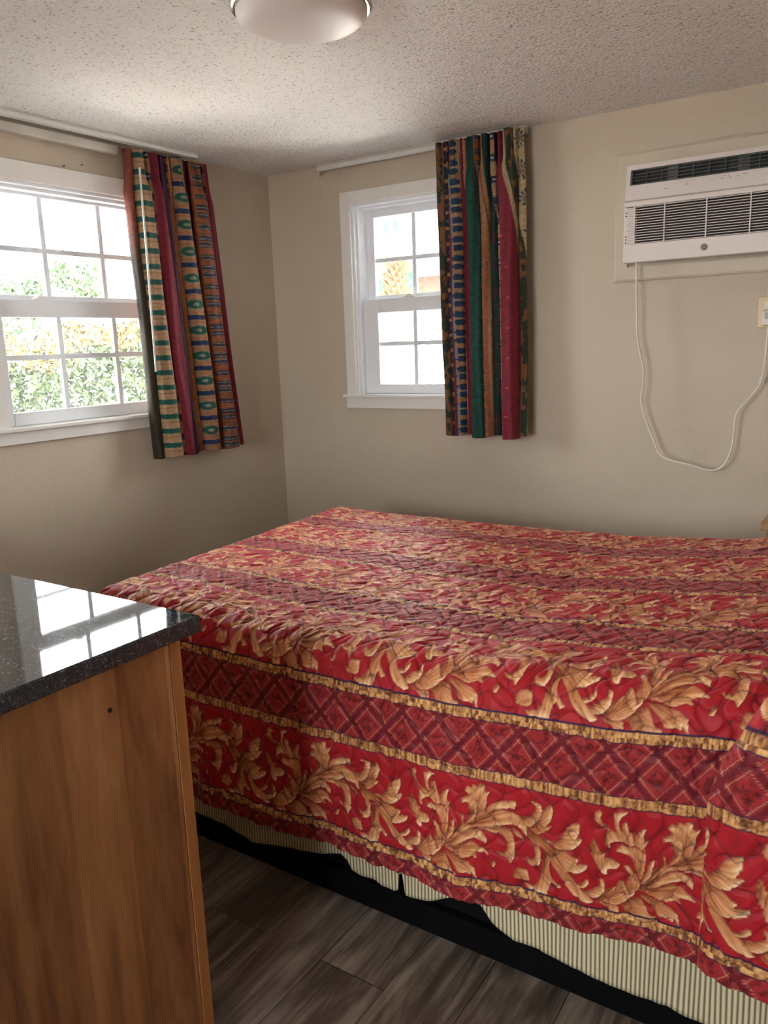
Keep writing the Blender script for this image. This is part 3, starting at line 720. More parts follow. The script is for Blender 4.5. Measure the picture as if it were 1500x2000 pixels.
# stitched thread shows as a thin darker line
st = np.exp(-(fq_ / (0.035 + 0.025 * top)) ** 2)
COLR = mixc(COLR, (0.055, 0.008, 0.012), st * 0.72)
# turn the near hem under so that the edge has thickness
ks = 7
ex = []
for k in range(ks, 0, -1):
    a = PI * min(k / 4.0, 1.0); r = 0.0035
    yy = Y_[:, :1] + r * (1 - math.cos(a)) + (0.0005 if k > 4 else 0)
    zz = Zz[:, :1] - r * math.sin(a) + max(0, k - 4) * 0.006
    ex.append((X_[:, :1], yy, zz))
X_ = np.concatenate([e[0] for e in ex] + [X_], 1); Y_ = np.concatenate([e[1] for e in ex] + [Y_], 1); Zz = np.concatenate([e[2] for e in ex] + [Zz], 1)
COLR = np.concatenate([np.repeat(COLR[:, :1], ks, 1), COLR], 1)
com = grid_mesh('comforter', X_, Y_, Zz, COLR.astype(np.float32), M['print'], None, origin=(2.0, -1.3, 0.6))
com.location = (2.0, -1.3, 0.6)
tag(com, 'quilted red comforter printed with gold acanthus scrolls, draped over the bed', 'comforter')

# ------------------------------------------------------------------ curtains
BURG = (0.175, 0.010, 0.024); CRIM = (0.20, 0.016, 0.030); GREEN = (0.010, 0.062, 0.044); NAVY = (0.012, 0.022, 0.075)
TAN = (0.36, 0.195, 0.10); ORNG = (0.30, 0.095, 0.040); CREAM = (0.44, 0.33, 0.19); DKG = (0.008, 0.040, 0.034); OLIVE = (0.085, 0.062, 0.030); PURP = (0.055, 0.010, 0.045)
def full(c, sh): return np.ones(sh + (3,), dtype=np.float32) * np.array(c, dtype=np.float32)
def stripe_pattern(kind, a, z, seed):
    """a: 0..1 across the stripe, z: metres up the cloth"""
    sh = a.shape; n = vnoise(z * 70 + seed, a * 6 + seed, 90 + seed)
    B = lambda m: m.astype(np.float32)
    if kind == 'burg': return full(BURG, sh) * (0.85 + 0.3 * n)[..., None]
    if kind == 'crim':
        c = full(CRIM, sh) * (0.9 + 0.2 * n)[..., None]
        return mixc(c, (0.45, 0.09, 0.08), B(((z / 0.13) % 1 < 0.05) & (np.abs(a - 0.5) < 0.05)))
    if kind == 'burgd': return full((0.085, 0.006, 0.018), sh)
    if kind == 'purp': return full(PURP, sh)  # dark purple paints the shade of fold gaps into the cloth
    if kind == 'green': return full(GREEN, sh) * (0.8 + 0.4 * n)[..., None]
    if kind == 'dkg':
        c = full(DKG, sh); return mixc(c, (0.10, 0.018, 0.04), B(n > 0.72) * 0.7)
    if kind == 'cream': return full(CREAM, sh)
    if kind == 'pink': return full((0.48, 0.19, 0.13), sh)
    if kind == 'olive':
        return mixc(full((0.24, 0.055, 0.04), sh), (0.045, 0.036, 0.022), 1 - sstep(1.75, 2.1, z + 0.0 * a))
    if kind == 'lines':
        c = full(CREAM, sh); c = mixc(c, (0.14, 0.16, 0.05), B((a > 0.35) & (a < 0.6))); return mixc(c, ORNG, B(a > 0.85))
    if kind == 'tanred':
        c = full((0.30, 0.17, 0.085), sh); return mixc(c, (0.22, 0.03, 0.03), B((a > 0.45) & (a < 0.6)))
    if kind == 'mott':
        c = full((0.20, 0.10, 0.045), sh); k = fbm(z * 38, a * 3, 7 + seed, 2)
        c = mixc(c, (0.035, 0.045, 0.030), B(k > 0.48)); return mixc(c, ORNG, B((k < 0.33)) * 0.6)
    if kind == 'navyblock':
        p = (z / 0.068) % 1; c = full((0.36, 0.18, 0.085), sh); j = 0.10 * (np.abs(a - 0.5) > 0.33)
        c = mixc(c, (0.020, 0.022, 0.055), B((p > 0.22 + j) & (p < 1.0 - j)))
        return mixc(c, (0.10, 0.10, 0.12), B((p > 0.5) & (p < 0.66) & (np.abs(a - 0.5) < 0.12)))
    if kind == 'blueblock':
        p = (z / 0.082) % 1; c = full(TAN, sh); j = 0.07 * (np.abs(a - 0.5) > 0.3)
        c = mixc(c, (0.018, 0.045, 0.10), B(((p > 0.18 + j) & (p < 0.50 - j)) | ((p > 0.60 + j) & (p < 0.94 - j))))
        c = mixc(c, (0.40, 0.30, 0.19), B((p > 0.50) & (p < 0.60)) * 0.6)
        return mixc(c, (0.18, 0.24, 0.26), B(a < 0.18) * B(n > 0.4))
    if kind == 'greenblock':
        p = (z / 0.066) % 1; c = full((0.42, 0.26, 0.145), sh)
        c = mixc(c, (0.012, 0.095, 0.075), B((p > 0.36) & (p < 0.70) & (a > 0.08) & (a < 0.72)))
        c = mixc(c, (0.42, 0.14, 0.06), B(a > 0.80))
        return mixc(c, (0.30, 0.12, 0.05), B((np.abs(p - 0.12) < 0.035)) * 0.8)
    if kind == 'orangemark':
        p = (z / 0.135) % 1; c = full(ORNG, sh) * (0.75 + 0.5 * n)[..., None]
        q = (z / 0.0155) % 1
        m = (((p < 0.16) | ((p > 0.22) & (p < 0.40)) | ((p > 0.60) & (p < 0.76))) & (np.abs(a - 0.42) < 0.28))
        c = mixc(c, (0.020, 0.040, 0.065), B(m) * 0.92); c = mixc(c, (0.30, 0.32, 0.34), B(m & (q < 0.22)) * 0.7)
        return c
    if kind == 'speck':
        k = fbm(z * 60, a * 7, 19, 2); c = full((0.36, 0.15, 0.065), sh)
        return mixc(c, (0.045, 0.040, 0.055), B((k > 0.50) & (a < 0.55)) * 0.85)
    if kind == 'ribbon':
        p = (z / 0.088) % 1; k = vnoise(z * 150, a * 5, 23); c = full((0.40, 0.25, 0.14), sh) * (0.7 + 0.5 * k)[..., None]
        c = mixc(c, (0.018, 0.030, 0.075), B((p < 0.34)) * 0.92)
        return mixc(c, (0.42, 0.50, 0.55), B((np.abs(p - 0.17) < 0.045) & (np.abs(a - 0.5) < 0.22)))
    if kind == 'diamond':
        p = (z / 0.118) % 1; c = full((0.34, 0.20, 0.105), sh)
        e = ((p - 0.62) / 0.17) ** 2 + ((a - 0.5) / 0.30) ** 2
        c = mixc(c, (0.015, 0.095, 0.075), B(e < 1)); c = mixc(c, (0.26, 0.26, 0.18), B(e < 0.12))
        c = mixc(c, (0.014, 0.030, 0.105), B((p > 0.03) & (p < 0.21) & (np.abs(a - 0.5) < 0.42)))
        return mixc(c, (0.42, 0.15, 0.07), B((np.abs(p - 0.30) < 0.035) | (np.abs(p - 0.93) < 0.03)))
    if kind == 'medal':
        p = (z / 0.125 + 0.35) % 1; c = full((0.56, 0.43, 0.24), sh)
        r = np.abs(p - 0.5) * 1.5 + np.abs(a - 0.5) * 1.2; tooth = ((np.arctan2(p - 0.5, a - 0.5) / PI * 6) % 1) < 0.5
        c = mixc(c, (0.05, 0.07, 0.12), B((r < 0.58) & (r > 0.36) & tooth)); c = mixc(c, (0.28, 0.30, 0.30), B((r < 0.36) & (r > 0.27)))
        c = mixc(c, (0.36, 0.17, 0.09), B(r < 0.27)); return mixc(c, (0.30, 0.28, 0.20), B(r < 0.12))
    return full(TAN, sh)

def curtain(name, label, swap, face, e0, e1, zt, zb, stripes, valleys, amp, seed, last_shear=None):
    """e0=(left edge top, bottom), e1=(right edge top, bottom) along the wall; face = distance of the cloth from the wall"""
    nu, nv = 420, 560
    u = np.linspace(0, 1, nu); v = np.linspace(0, 1, nv)      # v: 0 at the hem, 1 at the heading
    Uc, Vc = np.meshgrid(u, v, indexing='ij')
    va = np.array(valleys)
    uw = np.clip(Uc + 0.050 * (fbm(Uc * 4 + 3, Vc * 1.6, seed + 20, 2) - 0.5) * np.sin(PI * Uc), 0, 1)
    k = np.clip(np.searchsorted(va, uw, side='right') - 1, 0, len(va) - 2)
    ph = np.clip((uw - va[k]) / (va[k + 1] - va[k]), 0, 1); wd = (va[k + 1] - va[k])
    ridge = np.sin(PI * ph) ** 0.6 * np.clip(wd / 0.13, 0.55, 1.35)
    flare = 0.70 + 0.30 * (1 - Vc)
    depth = amp * ridge * flare
    small = 0.0035 * np.sin(Uc * 2 * PI * 23 + 2 * np.sin(Vc * 5)) * (1 - Vc * 0.3)
    head = sstep(0.86, 0.93, Vc)
    pleat = 0.022 * np.abs(np.sin(Uc * PI * 11 + 0.5)) ** 0.6 + 0.006 * np.abs(np.sin(Uc * PI * 33))
    depth = depth * (1 - 0.45 * head) + small * (1 - head) + pleat * head
    depth += 0.012 * (fbm(Uc * 5, Vc * 2.2, seed, 2) - 0.5)
    sway = 0.010 * (fbm(Uc * 3 + 9, Vc * 3, seed + 3, 2) - 0.5) * (1 - head)
    A = (e0[1] + (e0[0] - e0[1]) * Vc) * (1 - Uc) + (e1[1] + (e1[0] - e1[1]) * Vc) * Uc + sway
    # cloth bunches sideways round each ridge
    A += -0.27 * (e1[0] - e0[0]) * wd * np.sin(2 * PI * ph) * (1 - 0.6 * head)
    Zc = zb + (zt - zb) * Vc + 0.006 * np.sin(Uc * 17 + seed) * (1 - Vc) - 0.012 * Uc * (1 - Vc) * 0 + 0.010 * depth / amp * 0 
    wall = face - amp * 0.5 + depth
    us = Uc.copy()
    us = us + 0.030 * (fbm(Uc * 4, Vc * 2.4, seed + 8, 2) - 0.5)
    if last_shear: 
        us = np.where(True, us + last_shear * sstep(0.55, 1.0, Vc) * Uc, us)
    C_ = np.zeros(Uc.shape + (3,), dtype=np.float32)
    for i, (b0, b1, kind) in enumerate(stripes):
        m = (us >= b0) & ((us < b1) | (i == len(stripes) - 1))
        a = np.clip((us - b0) / (b1 - b0), 0, 1)
        c = stripe_pattern(kind, a, Zc + 0.013 * i, i)
        C_[m] = c[m]
    C_ *= (0.52 + 0.46 * fbm(Uc * 90, Vc * 260, seed + 40, 2))[..., None]
    if swap: Xc, Yc = wall, A
    else: Xc, Yc = A, -wall
    org = (float(Xc.mean()), float(Yc.mean()), zb)
    o = grid_mesh(name, Xc, Yc, Zc, C_, M['tapestry'], None, origin=org)
    o.location = org
    md = o.modifiers.new('thickness', 'SOLIDIFY'); md.thickness = 0.0022; md.offset = -1
    return tag(o, label, 'curtain', None)

R_STR = [(0, .02, 'burg'), (.02, .07, 'mott'), (.07, .09, 'pink'), (.09, .155, 'navyblock'), (.155, .215, 'burg'), (.215, .28, 'blueblock'), (.28, .32, 'lines'), (.32, .37, 'burg'),
         (.37, .39, 'pink'), (.39, .50, 'green'), (.50, .525, 'dkg'), (.525, .59, 'orangemark'), (.59, .635, 'tanred'), (.635, .71, 'dkg'), (.71, .765, 'ribbon'), (.765, .785, 'purp'),  # the narrow dark green stripe colours in the shade of a fold gap
         (.785, .925, 'crim'), (.925, .945, 'cream'), (.945, 1.0, 'mott'), (1.0, 1.14, 'medal')]
L_STR = [(0, .055, 'olive'), (.055, .19, 'greenblock'), (.19, .24, 'ribbon'), (.24, .34, 'burg'), (.34, .41, 'purp'), (.41, .50, 'speck'), (.50, .635, 'diamond'), (.635, .67, 'cream'),
         (.67, .745, 'burgd'), (.745, .875, 'orangemark'), (.875, .93, 'ribbon'), (.93, 1.0, 'burg')]
cur_r = curtain('curtain', 'striped multicolour curtain over the right half of the small window', False, 0.105, (1.078, 1.118), (1.506, 1.526), 2.312, 1.000,
                R_STR, [0, .085, .16, .29, .375, .515, .63, .71, .78, .94, 1.02], 0.096, 3, 0.13)
cur_l = curtain('curtain', 'striped multicolour curtain hanging beside the wide window, with a pull wand', True, 0.100, (-1.010, -0.985), (-0.545, -0.455), 2.290, 0.955,
                L_STR, [0, .06, .20, .34, .43, .51, .655, .735, .885, 1.0], 0.104, 5)
bm = bmesh.new(); tube(bm, [(0.163, -1.012, 2.20), (0.168, -1.018, 1.9), (0.170, -1.028, 1.35)], 0.0042, 8)
wd = done('draw_wand', bm, M['track'], cur_l, True, inv=cur_l.location); wd['label'] = 'thin white pull wand'

# ceiling tracks
def box_track(name, label, lst, loc, mats=('track',)):
    t = thing(name, label, 'curtain track', loc)
    for nm, mt, bl, bv in lst: boxes(nm, M[mt], t, bl, bv)
    return t
box_track('curtain_track', 'short white curtain track on the ceiling above the small window',
          [('track_rail', 'track', [(0.365, 1.50, -0.050, -0.026, HC - 0.032, HC - 0.010)], 0.003),
           ('mounting_strip', 'track_worn', [(0.37, 1.50, -0.046, -0.030, HC - 0.0095, HC)], 0.0),
           ('end_stop', 'track_worn', [(0.368, 0.378, -0.044, -0.032, HC - 0.052, HC - 0.0325)], 0.002)], (0.95, -0.038, HC - 0.02))
box_track('curtain_track', 'long white double curtain track on the ceiling over the wide window',
          [('track_rail', 'track', [(0.085, 0.118, -2.30, -0.62, HC - 0.024, HC - 0.008)], 0.003),
           ('mounting_strip', 'track_worn', [(0.09, 0.112, -2.30, -0.62, HC - 0.0075, HC)], 0.0),
           ('rear_rail', 'track_worn', [(0.018, 0.050, -2.30, -1.02, HC - 0.062, HC - 0.026)], 0.004),
           ('rail_bracket', 'track', [(0.02, 0.084, -2.10, -2.08, HC - 0.0255, HC - 0.0225)], 0.0)], (0.08, -1.4, HC - 0.02))

# ------------------------------------------------------------------ cabinet and worktop
CX1, CYB = 1.847, -2.491
cab = thing('base_cabinet', 'brown wood-veneer base cabinet with an amber edge strip at the foot of the bed', 'cabinet', (1.1, -2.76, 0))
boxes('side_panel', M['veneer'], cab, [(CX1 - 0.018, CX1, -3.06, CYB - 0.0285, 0.0, 0.8955)], 0.0008)
boxes('side_panel', M['veneer'], cab, [(0.42, 0.438, -3.06, CYB - 0.0285, 0.0, 0.8955)], 0.0008)
boxes('face_frame', M['stile'], cab, [(CX1 - 0.045, CX1 + 0.001, CYB - 0.027, CYB, 0.0, 0.8955), (0.42, 0.465, CYB - 0.027, CYB, 0.0, 0.8955), (1.08, 1.12, CYB - 0.027, CYB, 0.09, 0.8955),
      (0.465, 1.08, CYB - 0.027, CYB, 0.86, 0.8955), (1.12, CX1 - 0.045, CYB - 0.027, CYB, 0.86, 0.8955), (0.465, 1.08, CYB - 0.027, CYB, 0.09, 0.13), (1.12, CX1 - 0.045, CYB - 0.027, CYB, 0.09, 0.13)], 0.001)
boxes('cabinet_back', M['veneer'], cab, [(0.438, CX1 - 0.018, -3.06, -3.05, 0.0, 0.8955)])
for x0, x1 in ((0.455, 1.092), (1.108, CX1 - 0.035)):
    for z0, z1 in ((0.70, 0.87), (0.51, 0.69), (0.12, 0.49)):
        dr = boxes('drawer_front', M['stile'], cab, [(x0, x1, CYB + 0.0005, CYB + 0.019, z0, z1)], 0.003)
        bm = bmesh.new(); xm = (x0 + x1) / 2; zm = (z0 + z1) / 2
        lathe(bm, [(0.005, CYB + 0.019), (0.006, CYB + 0.030), (0.014, CYB + 0.036), (0.013, CYB + 0.044), (0.0, CYB + 0.047)], xm, 0, 20, 'y', zm)
        done('knob', bm, M['knob'], dr, True, inv=cab.location)
bm = bmesh.new(); lathe(bm, [(0.0045, 0), (0.0045, 0.0012), (0.0, 0.0012)], 0, 0, 18)
bm.transform(Matrix.Translation((CX1 - 0.0002, -2.663, 0.8146)) @ Matrix.Rotation(PI / 2, 4, 'Y'))
h = part('screw_hole', bm, M['hole'], cab); h['label'] = 'small dark screw hole near the top'
bm = bmesh.new(); box(bm, 0.30, 1.867, -3.10, -2.451, 0.896, 0.930, bev=0.0035, seg=3)
wt = done('worktop', bm, M['granite'], None, inv=(1.0, -2.75, 0.89)); wt.location = (1.0, -2.75, 0.89)
tag(wt, 'polished dark blue granite worktop reflecting the window, lying on the wooden cabinet', 'worktop')

# ------------------------------------------------------------------ nightstand beyond the pillow end
ns = thing('nightstand', 'light wood nightstand, only its corner showing behind the bed at the right', 'nightstand', (2.83, -0.24, 0))
boxes('nightstand_top', M['oak'], ns, [(2.566, 3.10, -0.47, -0.02, 0.748, 0.772)], 0.003)
boxes('nightstand_body', M['oak'], ns, [(2.585, 3.08, -0.44, -0.02, 0.03, 0.7475)], 0.002)
boxes('drawer', M['oak'], ns, [(2.60, 3.065, -0.456, -0.4405, 0.56, 0.735)], 0.003)

# ------------------------------------------------------------------ air conditioner set into the back wall
PX0, PX1, PZ0, PZ1 = 1.882, 2.640, 1.655, 2.158
fr = thing('wall_frame', 'wall-coloured wooden frame surrounding the air conditioner', 'frame', (2.26, 0, 1.9))
bm = bmesh.new(); loops = []
for ins, dp in ((0.0, -0.001), (0.0, -0.014), (0.0015, -0.017), (0.006, -0.0185), (0.009, -0.0205), (0.056, -0.0205), (0.056, -0.001)):
    loops.append([bm.verts.new(p) for p in ((PX0 + ins, dp, PZ0 + ins), (PX1 - ins, dp, PZ0 + ins), (PX1 - ins, dp, PZ1 - ins), (PX0 + ins, dp, PZ1 - ins))])
for l0, l1 in zip(loops, loops[1:] + loops[:1]):
    for k in range(4): bm.faces.new((l0[k], l0[(k + 1) % 4], l1[(k + 1) % 4], l1[k]))
part('frame_moulding', bm, M['frame_paint'], fr)
AX0, AX1, AZ0, AZ1 = 1.946, 2.574, 1.722, 2.096
AF = -0.105
ac = thing('air_conditioner', 'white through-wall air conditioner with horizontal louvres', 'air conditioner', (2.26, -0.05, 1.9))
# casing: hollow rim built from bars so that the grille sits inside real depth
GX0, GX1, GZ0, GZ1 = 1.992, 2.530, 1.792, 1.936
boxes('housing', M['ac'], ac, [(AX0 + 0.004, AX1 - 0.004, -0.060, -0.0215, AZ0 + 0.006, AZ1 - 0.004)], 0.004)
boxes('front_panel', M['ac'], ac, [(AX0, AX1, AF, -0.0605, AZ0, GZ0), (AX0, AX1, AF, -0.0605, GZ1, 1.955), (AX0, GX0, AF, -0.0605, GZ0, GZ1), (GX1, AX1, AF, -0.0605, GZ0, GZ1)], 0.0025)
bm = bmesh.new()
n = 15
for i in range(n):
    z = GZ0 + 0.003 + (GZ1 - GZ0 - 0.006) * i / (n - 1)
    box(bm, GX0 - 0.001, GX1 + 0.001, AF + 0.003, AF + 0.010, z - 0.0012, z + 0.0012)
part('intake_louvre', bm, M['ac'], ac)
for x in (2.105, 2.261, 2.417): boxes('louvre_rib', M['ac'], ac, [(x - 0.0021, x + 0.0021, AF + 0.0005, AF + 0.0105, GZ0 - 0.001, GZ1 + 0.001)])
boxes('filter', M['coil'], ac, [(GX0 + 0.0, GX1, AF + 0.022, AF + 0.026, GZ0, GZ1)])
# side vent slots beside the grille
for i in range(15): boxes('vent_slot', M['ac_seam'], ac, [(1.960, 1.984, AF - 0.0006, AF + 0.001, GZ0 + 0.004 + 0.0093 * i, GZ0 + 0.0062 + 0.0093 * i)])
for q in [(1.953, 1.958, AF - 0.0008, AF + 0.001, z, z + 0.005) for z in (1.797, 1.809, 1.821, 1.899, 1.911)] + [(1.955, 1.985, AF - 0.0008, AF + 0.001, 1.932, 1.935)]: boxes('vent_hole', M['hole'], ac, [q])
# upper control section, leaning back a little
U0 = 1.9605
def tilt(z): return AF + 0.006 + (z - U0) * 0.16
def slab(bm, x0, x1, z0, z1, d0, d1):
    vs = []
    for x in (x0, x1):
        for z in (z0, z1):
            for d in (d0, d1): vs.append(bm.verts.new((x, tilt(z) + d, z)))
    for f in ((0, 1, 3, 2), (4, 6, 7, 5), (0, 4, 5, 1), (2, 3, 7, 6), (0, 2, 6, 4), (1, 5, 7, 3)): bm.faces.new([vs[i] for i in f])
OX0, OX1, OZ0, OZ1 = 1.962, 2.558, 2.018, 2.078
bm = bmesh.new()
slab(bm, AX0, AX1, U0, OZ0, 0, 0.03); slab(bm, AX0, AX1, OZ1, AZ1, 0, 0.03); slab(bm, AX0, OX0, OZ0, OZ1, 0, 0.03); slab(bm, OX1, AX1, OZ0, OZ1, 0, 0.03)
part('control_panel', bm, M['ac'], ac)
bm = bmesh.new(); box(bm, AX0 + 0.001, AX1 - 0.001, AF + 0.004, -0.0605, 1.9552, 1.9602)
part('panel_seam', bm, M['ac_seam'], ac)
bm = bmesh.new()
slab(bm, OX0, OX1, OZ0, OZ1, 0.020, 0.024)
part('outlet_cavity', bm, M['ac_dark'], ac)
bm = bmesh.new()
for i in range(5):
    z = OZ0 + 0.004 + (OZ1 - OZ0 - 0.008) * i / 4
    slab(bm, OX0, OX1, z - 0.0016, z + 0.0016, 0.004, 0.012)
for i in range(11):
    x = OX0 + 0.006 + (OX1 - OX0 - 0.012) * i / 10
    slab(bm, x - 0.0016, x + 0.0016, OZ0, OZ1, 0.003, 0.011)
slab(bm, OX0, OX0 + 0.006, OZ0, OZ1, 0.001, 0.014); slab(bm, OX1 - 0.006, OX1, OZ0, OZ1, 0.001, 0.014)
slab(bm, OX0, OX1, OZ0, OZ0 + 0.004, 0.001, 0.014); slab(bm, OX0, OX1, OZ1 - 0.004, OZ1, 0.001, 0.014)
part('outlet_grille', bm, M['ac_grill'], ac)
for x in (2.105, 2.36):
    bm = bmesh.new(); slab(bm, x, x + 0.04, OZ0 + 0.003, OZ1 - 0.003, 0.0125, 0.0150); part('deflector', bm, M['ac_grill'], ac)
for x, z, wd_ in ((2.105, 1.990, .012), (2.182, 1.996, .010), (2.270, 2.001, .004), (2.310, 2.000, .009), (2.338, 2.001, .008), (2.364, 2.002, .010), (2.389, 2.007, .016),
                  (2.160, 2.007, .004), (2.172, 2.007, .004), (2.184, 2.007, .004), (2.196, 2.0075, .004), (2.208, 2.0075, .004),
                  (2.295, 2.009, .004), (2.307, 2.009, .004), (2.319, 2.009, .004), (2.331, 2.009, .004), (2.105, 2.007, 0.0)):
    if wd_:
        bm = bmesh.new(); slab(bm, x - wd_ / 2, x + wd_ / 2, z - 0.0009, z + 0.0009, -0.0006, 0.0008); part('control_mark', bm, M['ink'], ac)
# round badge with the maker's monogram
bx, bz = 2.259, 1.757
bm = bmesh.new(); lathe(bm, [(0.0, AF - 0.0030), (0.0105, AF - 0.0030), (0.0122, AF - 0.0018), (0.0122, AF + 0.001)], bx, 0, 40, 'y', bz)
bd = part('badge', bm, M['badge'], ac, False)
bm = bmesh.new()
ring = [(bx + 0.0092 * math.cos(a), AF - 0.0034, bz + 0.0092 * math.sin(a)) for a in [2 * PI * k / 40 for k in range(41)]]
tube(bm, ring, 0.0006, 6, caps=False)
yy = AF - 0.0034
def stroke(pts): tube(bm, [(bx + p[0] * 0.001, yy, bz + p[1] * 0.001) for p in spline([(a, b, 0) for a, b in pts], 5)] if False else [(bx + q.x * 0.001, yy, bz + q.y * 0.001) for q in spline([(a, b, 0) for a, b in pts], 5)], 0.00055, 6)
stroke([(-0.2, 3.4), (-1.6, 4.6), (-3.6, 4.2), (-5.2, 1.6), (-5.0, -1.8), (-3.2, -3.8), (-1.0, -2.6), (-0.4, -0.2), (-2.4, 0.4)])
stroke([(-0.4, -0.2), (-0.2, -3.0), (-1.6, -5.0), (-3.4, -4.6)])
stroke([(4.6, 3.6), (3.0, 4.6), (1.4, 3.6), (1.4, 1.6), (3.2, 0.6)])
stroke([(3.2, 0.6), (1.0, -0.2), (0.6, -2.4), (2.2, -3.9), (4.4, -2.8), (5.6, -1.2)])
part('monogram', bm, M['silver'], ac) if False else done('monogram', bm, M['silver'], bd, True, inv=ac.location)

# power cord, from under the unit round to the plug
pts = [(1.995, -0.078, 1.7205), (1.996, -0.085, 1.68), (1.999, -0.085, 1.607), (2.003, -0.085, 1.52), (2.006, -0.085, 1.444), (2.022, -0.088, 1.36), (2.036, -0.085, 1.298), (2.037, -0.085, 1.22), (2.031, -0.085, 1.162),
       (2.057, -0.085, 1.075), (2.081, -0.085, 1.02), (2.096, -0.085, 0.982), (2.108, -0.085, 0.955), (2.139, -0.085, 0.930), (2.185, -0.085, 0.917), (2.242, -0.085, 0.907), (2.285, -0.085, 0.894), (2.321, -0.085, 0.890),
       (2.350, -0.082, 0.898), (2.373, -0.08, 0.925), (2.390, -0.078, 0.975), (2.396, -0.075, 1.04), (2.399, -0.075, 1.105), (2.410, -0.072, 1.135), (2.436, -0.07, 1.168), (2.463, -0.067, 1.205),
       (2.482, -0.065, 1.246), (2.490, -0.062, 1.31), (2.494, -0.058, 1.38), (2.493, -0.055, 1.452)]
cord = thing('power_cord', 'white power cord looping from the air conditioner to the wall outlet', 'power cord', (2.2, -0.08, 1.3))
bm = bmesh.new(); tube(bm, spline(pts, 7), 0.0040, 10); part('cable', bm, M['cord'], cord, True)
bm = bmesh.new(); box(bm, -0.0075, 0.0075, -0.001, 0.001, -0.012, 0.012); box(bm, -0.0045, 0.0045, -0.006, 0.006, -0.012, 0.012, bev=0.002)
bm.transform(Matrix.Translation((2.4835, -0.066, 1.250)) @ Matrix.Rotation(0.30, 4, 'Y'))
lb = part('cord_label', bm, M['label'], cord); lb['label'] = 'white paper tag wrapped round the cord'
boxes('plug', M['plug'], cord, [(2.470, 2.520, -0.062, -0.0085, 1.452, 1.510)], 0.006)
boxes('plug_button', M['ac_seam'], cord, [(2.480, 2.510, -0.0628, -0.0615, 1.478, 1.503)])
out = thing('wall_outlet', 'almond wall outlet plate behind the cord plug', 'outlet', (2.487, 0, 1.503))
boxes('cover_plate', M['almond'], out, [(2.447, 2.523, -0.007, -0.0005, 1.446, 1.562)], 0.0025)
for z in (1.517, 1.458): boxes('socket', M['plug'], out, [(2.469, 2.501, -0.0082, -0.0072, z, z + 0.030)], 0.0004)

# nails left in the wall over the wide window
for y, z, txt in ((-1.271, 2.187, 'left one of two small nails in the wall above the wide window'), (-1.183, 2.205, 'right one of two small nails in the wall above the wide window')):
    bm = bmesh.new(); tube(bm, [(-0.004, y, z - 0.001), (0.012, y, z + 0.002)], 0.0013, 8); tube(bm, [(0.012, y, z + 0.002), (0.0135, y, z + 0.0023)], 0.0036, 10)
    o = done('nail', bm, M['steel'], None, inv=(0, y, z)); o.location = (0, y, z); tag(o, txt, 'nail')

# ------------------------------------------------------------------ flush ceiling light
LCX, LCY = 1.580, -1.668
cl = thing('ceiling_light', 'round flush ceiling light with frosted glass and brushed nickel rings', 'ceiling light', (LCX, LCY, HC))
bm = bmesh.new(); lathe(bm, [(0.0, HC), (0.160, HC - 0.0005), (0.163, HC - 0.004), (0.163, HC - 0.012), (0.155, HC - 0.020), (0.150, HC - 0.024)], LCX, LCY, 96)
part('canopy', bm, M['nickel'], cl, True)
bm = bmesh.new(); lathe(bm, [(0.158, HC - 0.020), (0.180, HC - 0.024), (0.184, HC - 0.030), (0.184, HC - 0.040), (0.178, HC - 0.046), (0.160, HC - 0.047), (0.160, HC - 0.020)], LCX, LCY, 96)
part('trim_ring', bm, M['nickel'], cl, True)
bm = bmesh.new(); lathe(bm, [(0.163, HC - 0.040), (0.170, HC - 0.050), (0.170, HC - 0.058), (0.166, HC - 0.066), (0.150, HC - 0.076), (0.120, HC - 0.084), (0.08, HC - 0.089), (0.04, HC - 0.0915), (0.0, HC - 0.092)], LCX, LCY, 96)
part('glass_shade', bm, M['opal'], cl, True)

# ------------------------------------------------------------------ outside
GZ = -0.35
E_ = {}
E_['grass'] = plain('dry_lawn', (0.42, 0.385, 0.36), 0.9, var=0.2)
E_['drive'] = plain('pale_concrete', (0.56, 0.52, 0.50), 0.9, var=0.08)
E_['hedge'] = plain('hedge_leaf', (0.026, 0.042, 0.010), 0.6, var=0.3)
E_['tip'] = plain('hedge_new_growth', (0.075, 0.050, 0.008), 0.6, var=0.3)
E_['leaf'] = plain('tree_leaf', (0.045, 0.085, 0.035), 0.6, var=0.3)
E_['bark'] = plain('bark', (0.16, 0.12, 0.09), 0.9, var=0.2)
E_['palm'] = plain('palm_trunk', (0.050, 0.024, 0.013), 0.9, var=0.2)
E_['boot'] = plain('palm_boots', (0.10, 0.045, 0.018), 0.9, var=0.25)
E_['frond'] = plain('palm_frond', (0.006, 0.040, 0.022), 0.6, var=0.2)
E_['stucco'] = plain('pale_stucco', (0.66, 0.62, 0.56), 0.9, var=0.03)
E_['brown'] = plain('brown_siding', (0.085, 0.042, 0.028), 0.8, var=0.08)
E_['roof'] = plain('pale_roof', (0.09, 0.09, 0.09), 0.8, var=0.05)
E_['blue'] = plain('blue_door_paint', (0.012, 0.03, 0.055), 0.5, var=0.05)
E_['wire'] = plain('wire', (0.05, 0.06, 0.08), 0.6)

bm = bmesh.new(); box(bm, -40, 30, -30, 40, GZ - 0.3, GZ)
structure(done('ground', bm, E_['grass']))
bm = bmesh.new(); box(bm, -14, 4, 3.4, 10.2, GZ, GZ + 0.03)
structure(done('driveway', bm, E_['drive']))

